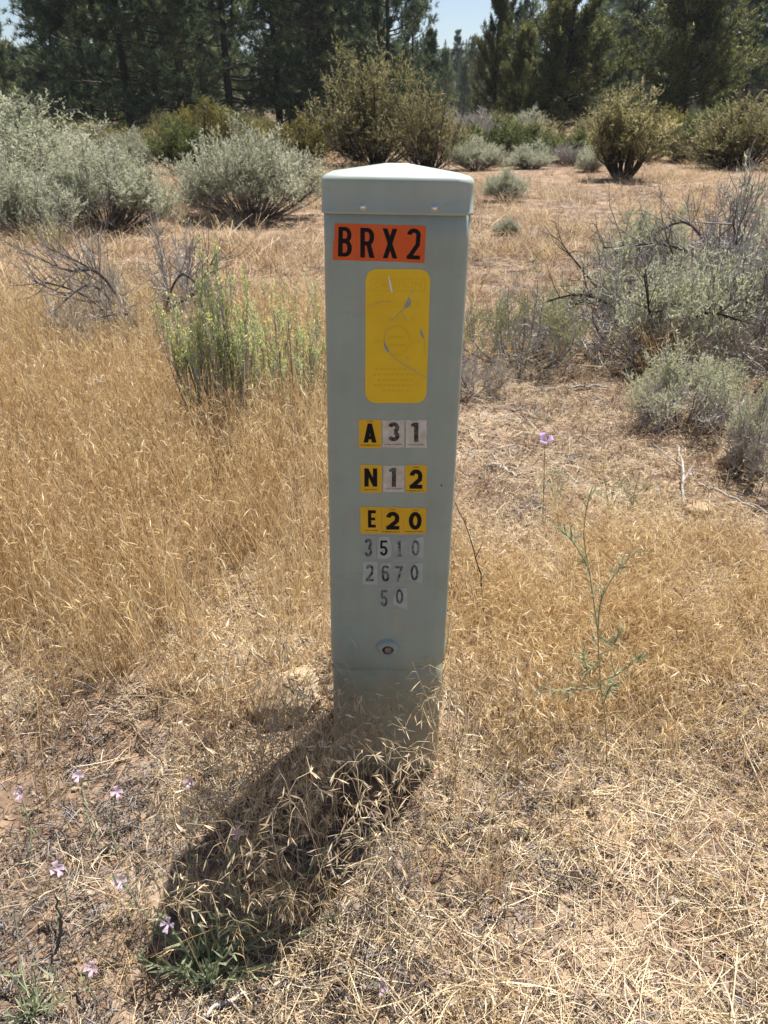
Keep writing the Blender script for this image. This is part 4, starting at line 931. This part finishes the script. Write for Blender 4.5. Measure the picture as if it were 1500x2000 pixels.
for k in range(34): P.append((brng.uniform(.09, .32), brng.uniform(1.12, 1.5)))
P = np.array(P); P = P[~inped(P, .005)]; n = len(P)
scatter('brome_grass', 'drooping pale brome seed heads standing against the foot of the post', 'grass', P, srng.integers(0, 6, n), srng.uniform(.55, 1.1, n), srng.uniform(0, 6.28, n), srng.normal(0, .12, (n, 2)), BR)

# ------------------------------------------------------------------ rocks
def rock(name, label, x, y, sx, sy, sz, seed, mat, rz=0., sink=.3):
    rng = np.random.default_rng(seed); n, m = 28, 16; V = []
    pl = [(unit(rng.normal(0, 1, 3)), rng.uniform(.62, .92)) for _ in range(11)]
    for j in range(m + 1):
        th = np.pi * j / m
        for i in range(n):
            ph = 2 * np.pi * i / n; d = np.array([math.sin(th) * math.cos(ph), math.sin(th) * math.sin(ph), math.cos(th)])
            r = 1.
            for nrm, dist in pl:
                c = float(d @ nrm)
                if c > .05: r = min(r, dist / c)
            r *= 1 + .05 * (float(vn(ph * 3, th * 4, seed)) - .5)
            V.append(d * r * np.array([sx, sy, sz]))
    F_ = [(j * n + i, (j + 1) * n + i, (j + 1) * n + (i + 1) % n, j * n + (i + 1) % n) for j in range(m) for i in range(n)]
    mb = MB(); mb.add(np.array(V), F_, 0)
    o = obj(name, mb.mesh(name, mat)); o.location = (x, y, float(gz(x, y)) + sz * (1 - sink * 2)); o.rotation_euler = (0, 0, rz); tag(o, label, 'rock'); return o
x, y = gpx(548, 1425); rock('rock', 'pale tan stone lump half buried at the side of the post', x + .01, y + .06, .105, .085, .08, 11, M_rock, .6, .34)
x, y = gpx(700, 1590); rock('rock', 'dark brown stone in the shadow at the foot of the post', x, y + .02, .065, .05, .045, 12, M_brownrock, .2, .25)
x, y = gpx(1438, 915); rock('rock', 'flat topped tan stone by the grey twiggy sagebrush', x, y, .095, .07, .05, 13, M_rock, 0, .2)
x, y = gpx(1365, 995); rock('rock', 'small flat pale stone in stubble below the flat topped stone', x, y, .06, .04, .022, 14, M_rock, .4, .2)
x, y = gpx(1285, 1105); rock('rock', 'whitish flaky stone amid short golden grass', x, y, .055, .035, .02, 15, M_rock, 2, .2)
x, y = gpx(1235, 1080); rock('rock', 'small tan stone next to the whitish flaky one', x, y, .03, .03, .018, 16, M_rock, 1, .2)
x, y = gpx(105, 1400); rock('rock', 'small round pebble on the bare soil', x, y, .016, .014, .013, 17, M_rock, 1, .2)
x, y = gpx(1025, 1625); rock('rock', 'curved tan chip lying on straw in front of the slope', x, y, .035, .016, .012, 18, M_rock, -.5, .2)

# ------------------------------------------------------------------ dead sticks and twigs
def stick(name, label, pts, r, mat, tint=.6, cat='twig', side=()):
    P = np.array([p for p in pts], float); t = np.linspace(0, len(P) - 1, 4 * len(P)); i = np.minimum(t.astype(int), len(P) - 2)
    Q = P[i] * (1 - (t - i))[:, None] + P[i + 1] * (t - i)[:, None]
    g_ = np.random.default_rng(int(abs(P[0, 0]) * 1e4) % 9999); Q[1:-1] += g_.normal(0, r * .6, Q[1:-1].shape)
    mb = MB(); tubes(mb, Q[None], np.linspace(r, r * .45, len(Q)), 6, 0, tint)
    for a, v in side:
        q = Q[int(a * (len(Q) - 1))]; v = np.array(v); S = np.stack([q, q + v * .5 + g_.normal(0, r, 3), q + v])
        tubes(mb, S[None], np.array([r * .6, r * .45, r * .25]), 5, 0, tint)
    o = obj(name, mb.mesh(name, mat)); tag(o, label, cat); return o
def onG(px, py, dz=.01):
    x, y = gpx(px, py); return (x, y, float(gz(x, y)) + dz)
b = ground(945, 1215)
stick('twig', 'dark upright dead stem leaning out from the side of the post', [(b[0], b[1], 0), atY(938, 1120, b[1]), atY(915, 1040, b[1] + .01), atY(886, 975, b[1] + .02)], .0028, M_dkwood, .5, 'twig', [(.5, (.02, .0, .06))])
b = ground(1042, 1450)
stick('twig', 'short dark dead stem near the wispy green plant', [(b[0], b[1], 0), atY(1020, 1385, b[1]), atY(1000, 1322, b[1] + .02)], .0026, M_dkwood, .6)
b = ground(868, 1320)
stick('dry_stalk', 'pale bleached stalk standing against the side of the post', [(.150, b[1] - .12, 0), atY(868, 1290, 1.42), atY(881, 1205, 1.42)], .0028, M_straw, .95, 'stalk')
stick('dead_branch', 'bleached bent branch poking from golden grass', [onG(140, 835, .0), atY(160, 775, 3.55), atY(185, 742, 3.6), atY(203, 735, 3.7)], .011, M_greytwig, .95, 'branch', [(.6, (.1, .05, .02))])
stick('dead_branch', 'grey branch lying in grass beside the tall rabbitbrush', [(*ground(305, 765)[:2], .22), (*ground(350, 748)[:2], .26), (*ground(392, 742)[:2], .25)], .009, M_greytwig, .7, 'branch')
stick('dead_branch', 'long pale stick lying on soil below the olive topped sagebrush', [onG(1060, 763), onG(1110, 760, .02), onG(1190, 762)], .010, M_greytwig, .5, 'branch', [(.1, (-.03, -.15, -.01)), (.35, (0, -.2, -.01))])
stick('dead_branch', 'thin grey branch lying on soil at the bottom of the picture', [onG(400, 1990), onG(440, 1965, .012), onG(490, 1942, .015), onG(548, 1928, .01)], .0042, M_greytwig, .5, 'branch', [(.4, (.02, -.02, .004))])
stick('dead_branch', 'forked bleached twig lying beside the flat topped stone', [onG(1335, 985), onG(1328, 930, .05), onG(1318, 890, .04)], .007, M_greytwig, .5, 'branch', [(.3, (.08, .1, .05)), (.5, (-.1, .12, .06))])
stick('dead_branch', 'thin dark branch lying across stubble under the flat stone', [onG(1360, 950), onG(1425, 985, .03), onG(1500, 1010, .02)], .006, M_greytwig, .45, 'branch')
stick('dead_branch', 'bleached splintered wood piece behind the lilac flower', [onG(955, 905), onG(985, 918, .03), onG(1010, 930, .02)], .012, M_greytwig, .5, 'branch', [(.4, (-.03, .1, .04))])
stick('twig', 'dark stub of dead wood upright on the bare soil', [onG(118, 1850, 0), atY(118, 1800, gpx(118, 1850)[1]), atY(108, 1752, gpx(118, 1850)[1])], .004, M_dkwood, .9)
b = ground(128, 790)
stick('twig', 'thin dark dead stalk standing in golden grass', [(b[0], b[1], 0), atY(136, 740, b[1]), atY(135, 690, b[1])], .006, M_dkwood, .5)

# ------------------------------------------------------------------ flowers and green herbs
def flower_mesh(seed, r, mat, n=4, cup=.35, wid=.62, split=True):
    g_ = np.random.default_rng(seed); mb = MB()
    for k in range(n):
        a = 2 * np.pi * k / n + g_.normal(0, .12); d = np.array([math.cos(a), math.sin(a), 0]); s = np.array([-d[1], d[0], 0]); rr = r * g_.uniform(.85, 1.1)
        rows = [(0, .10, 0), (.35, .28, .25), (.7, wid * .85, .5), (.92, wid, .55), (1.02, wid * .6, .5)]
        V = []
        for q, w, z in rows:
            for e in (-1, -.4, .4, 1):
                nn = .10 * (1 - abs(e)) if (split and q > .9) else 0
                V.append(d * rr * (q - nn) + s * rr * w * e * .62 + np.array([0, 0, rr * (cup * z * 2 + .05 * abs(e))]))
        F_ = [(i * 4 + j, i * 4 + j + 1, i * 4 + j + 5, i * 4 + j + 4) for i in range(4) for j in range(3)]
        mb.add(np.array(V), F_, 0, np.clip(g_.uniform(.2, .9), 0, 1), True)
    t = np.arange(8) * np.pi / 4
    mb.add(np.column_stack([.1 * r * np.cos(t), .1 * r * np.sin(t), np.full(8, .12 * r)]), np.arange(8)[None, :], 0, 0.)
    return mb.mesh('flower', mat)
def herb(name, label, base, stems, leafn, leafsz, seed, flowers=(), r=.0013, group=None, mat=M_herb, cat='plant', fmesh=None):
    """stems: list of world polylines; flowers: (point, face direction)"""
    o = empty(name, base); tag(o, label, cat, group); B = np.array(base); g_ = np.random.default_rng(seed)
    sb, lb = MB(), MB()
    for s in stems:
        Q = curve_pts(np.array(s) - B, 14); tubes(sb, Q[None], np.linspace(r, r * .6, 14), 5, 0, g_.uniform(.4, .9))
        if leafn:
            t = g_.uniform(.05, .95, leafn) * 13; i = np.minimum(t.astype(int), 12); f_ = (t - i)[:, None]
            pos = Q[i] * (1 - f_) + Q[i + 1] * f_; d = unit(Q[i + 1] - Q[i])
            leafset(lb, pos, d, g_, leafsz[0], leafsz[1], 0, None, .55, 3, .15, .5, .2)
    obj('stem', sb.mesh('stem', mat), o)
    if lb.n: obj('foliage', lb.mesh('herb_foliage', mat), o)
    for p, dr in flowers:
        fo = obj('flower', fmesh, o); fo.location = Vector(np.array(p) - B); fo.rotation_euler = Vector(dr).to_track_quat('Z', 'Y').to_euler()
    return o
FL = [flower_mesh(800 + k, .0138, M_pink) for k in range(3)]; FW = flower_mesh(810, .008, M_white)
def at_h(px, py, z): p = ground(px, py, z); return p
def bx_(px, py): x, y = gpx(px, py); return (x, y, float(gz(x, y)))
frng = random.Random(12)
def fstem(base, px, py, z, sag=.35):
    e = at_h(px, py, z); b_ = np.array(base); m = b_ * .45 + e * .55; m[2] = b_[2] * .6 + e[2] * .4 * (1 - sag) + .01
    m[0] += frng.uniform(-.015, .015); return [b_, b_ * .8 + m * .2 + [0, 0, .02], m, e], e
# large sprawling plant
b0 = bx_(395, 1885); st, fl = [], []
for px, py, z in ((236, 1719, .16), (330, 1804, .16), (466, 1624, .19)):
    s, e = fstem(b0, px, py, z); st.append(s); fl.append((e, (frng.uniform(-.3, .3), -.75, .7)))
for px, py, z in ((585, 1720, .12), (640, 1650, .11), (470, 1700, .15), (540, 1880, .08), (300, 1770, .14), (260, 1870, .09), (370, 1620, .17), (650, 1790, .08), (560, 1800, .09), (420, 1770, .16), (500, 1760, .13), (350, 1720, .16), (450, 1860, .1), (320, 1890, .08)):
    s, e = fstem(b0, px, py, z); st.append(s)
herb('wildflower_plant', 'sprawling green wildflower with three pink flowers in the shadow of the post', b0, st, 26, (.038, .0052), 31, fl, .0021, 'pink wildflowers', M_herb, 'flower', FL[0])
# slender single flowers
for k, (px, py, bxp, byp, z, lb) in enumerate((
        (155, 1515, 190, 1650, .14, 'pink flower on thin stem over bare soil, farthest up of the loose ones'),
        (40, 1550, 60, 1700, .15, 'pink flower on thin stem closest to the picture edge'),
        (228, 1547, 230, 1680, .13, 'pink flower on thin stem over cracked soil beside dry grass'),
        (373, 1528, 385, 1650, .12, 'pink flower on thin stem in front of the reddish grass'),
        (112, 1697, 120, 1830, .13, 'pink flower on thin stem above the dark wood stub'),
        (180, 1892, 190, 1960, .06, 'small pink flower low over soil near the bottom'),
        (732, 1590, 745, 1660, .07, 'small pale pink flower in front of the brown stone at the post'),
        (748, 1926, 750, 1965, .03, 'tiny pink flower lying low in straw at the bottom'))):
    b_ = bx_(bxp, byp); s, e = fstem(b_, px, py, z, .0)
    herb('wildflower_plant', lb, b_, [s], 8, (.03, .004), 40 + k, [(e, (frng.uniform(-.4, .4), -.7, .75))], .0016, 'pink wildflowers', M_herb, 'flower', FL[k % 3])
for k, (px, py, bxp, byp, z, lb) in enumerate((
        (1280, 925, 1282, 985, .10, 'tiny white flower nearest the flaky twigs'), (1348, 925, 1340, 985, .10, 'tiny white flower close to the flat topped stone'),
        (1284, 955, 1275, 1010, .09, 'tiny white flower on a green stem in the middle of the stubble'), (1300, 1006, 1296, 1060, .08, 'tiny white flower lowest above the whitish stone'),
        (1157, 1420, 1165, 1480, .07, 'tiny white flower by the stem of the wispy green plant'), (1315, 1758, 1316, 1800, .03, 'tiny white flower amid straw in front'))):
    b_ = bx_(bxp, byp); s, e = fstem(b_, px, py, z, .0)
    herb('wildflower_plant', lb, b_, [s], 4, (.03, .003), 60 + k, [(e, (frng.uniform(-.4, .4), -.6, .8))], .0012, 'white wildflowers', M_herb, 'flower', FW)
# wispy tall green plant
b_ = bx_(1185, 1495); yb = b_[1]
Lp = lambda L_, dy=0.: [atY(px, py, yb + dy * k) for k, (px, py) in enumerate(L_)]
st = [[np.array(b_)] + Lp([(1184, 1420), (1172, 1330), (1168, 1240), (1160, 1180), (1150, 1110), (1140, 1050), (1146, 990), (1158, 950)], .004),
      Lp([(1168, 1240), (1172, 1180), (1190, 1140), (1215, 1105), (1245, 1075)], .01), Lp([(1172, 1330), (1200, 1320), (1230, 1300), (1256, 1278)], -.01),
      Lp([(1172, 1345), (1130, 1345), (1095, 1350), (1068, 1345)], -.012), Lp([(1170, 1290), (1150, 1310), (1142, 1290), (1138, 1270)], .01),
      Lp([(1168, 1240), (1195, 1260), (1205, 1245), (1210, 1225)], .008), Lp([(1150, 1110), (1120, 1060), (1090, 1030)], .02), Lp([(1180, 1370), (1190, 1345), (1205, 1335)], -.01)]
herb('herb', 'tall wispy green herb with narrow leaves in golden grass', b_, st, 26, (.034, .0038), 71, (), .0016)
b_ = bx_(70, 1990); st = []
for px, py, z in ((20, 1900, .05), (60, 1890, .06), (130, 1940, .05), (40, 1960, .05), (110, 1900, .05), (0, 1980, .04), (30, 1780, .12)): st.append(fstem(b_, px, py, z)[0])
herb('herb', 'low green herb with narrow leaves at the bottom corner', b_, st, 12, (.035, .004), 72, (), .0014)
b_ = bx_(415, 1930); st = []
for px, py, z in ((380, 1850, .06), (440, 1840, .07), (360, 1900, .05), (450, 1900, .05), (400, 1820, .09)): st.append(fstem(b_, px, py, z)[0])
herb('herb', 'dense little green tuft at the root of the sprawling pink wildflower', b_, st, 16, (.04, .005), 73, (), .0014)
b_ = bx_(880, 1000)
for k, (px, py, top, lb) in enumerate(((1190, 1010, 935, 'thin green grass like sprig in stubble behind the wispy herb'), (1235, 990, 930, 'pair of thin green sprigs beside the tiny white flowers'), (1085, 980, 915, 'lone thin green sprig below the lilac flower'))):
    b_ = bx_(px, py); st = [[np.array(b_), atY(px + dx * .4, (py + top) / 2, b_[1]), atY(px + dx, top + abs(dx) * .6, b_[1])] for dx in (-30, -8, 12, 34)]
    herb('green_sprig', lb, b_, st, 6, (.05, .005), 80 + k, (), .0018)
# lilac mariposa flower
b_ = bx_(1060, 1030); e = atY(1065, 856, b_[1])
FM = flower_mesh(830, .030, M_lilac, 3, .95, .8, False)
herb('mariposa_flower', 'single lilac cup shaped flower on a tall thin stem', b_, [[np.array(b_), atY(1062, 960, b_[1]), e - np.array([0, 0, .012])]], 3, (.09, .004), 90, [(e - np.array([0, 0, .022]), (0, -.35, 1))], .0022, None, M_herb, 'flower', FM)
# bunchgrass
for k, (px, py, top, lb) in enumerate(((200, 640, 500, 'pale green bunchgrass clump in front of the dead grey shrub'), (110, 500, 425, 'feathery pale bunchgrass at the foot of the silver sagebrush'), (1290, 735, 615, 'straggly upright dry stems behind the flat topped sagebrush'))):
    x, y = gpx(px, py); h = atY(px, top, y)[2]
    mb = tuft(900 + k, 150, h * .5, h, .004, .12, .28, 1, .03, .3)
    o = obj('bunchgrass', mb.mesh('bunchgrass', [M_cheat, tintmat('bunchgrass_green', [(0, (.20, .20, .09)), (.5, (.38, .34, .17)), (1, (.6, .5, .3))]), M_straw][1 if k < 2 else 0])); o.location = (x, y, float(gz(x, y))); tag(o, lb, 'grass')

# ------------------------------------------------------------------ haze
def haze(dens):
    x0, x1, y0, y1, z0, z1 = -800, 800, -80, 1030, -3, 48
    V = [(x, y, z) for z in (z0, z1) for y in (y0, y1) for x in (x0, x1)]
    mb = MB(); mb.add(np.array(V), [(0, 2, 3, 1), (4, 5, 7, 6), (0, 1, 5, 4), (2, 6, 7, 3), (0, 4, 6, 2), (1, 3, 7, 5)])
    m, nt, out = newmat('haze'); v = nt.nodes.new('ShaderNodeVolumePrincipled')
    v.inputs['Color'].default_value = (.82, .90, 1, 1); v.inputs['Density'].default_value = dens; v.inputs['Anisotropy'].default_value = .2
    nt.links.new(v.outputs[0], out.inputs['Volume'])
    o = obj('haze', mb.mesh('haze', m)); tag(o, 'thin blue summer haze hanging over the far trees', 'haze', None, 'stuff')
haze(.00025)
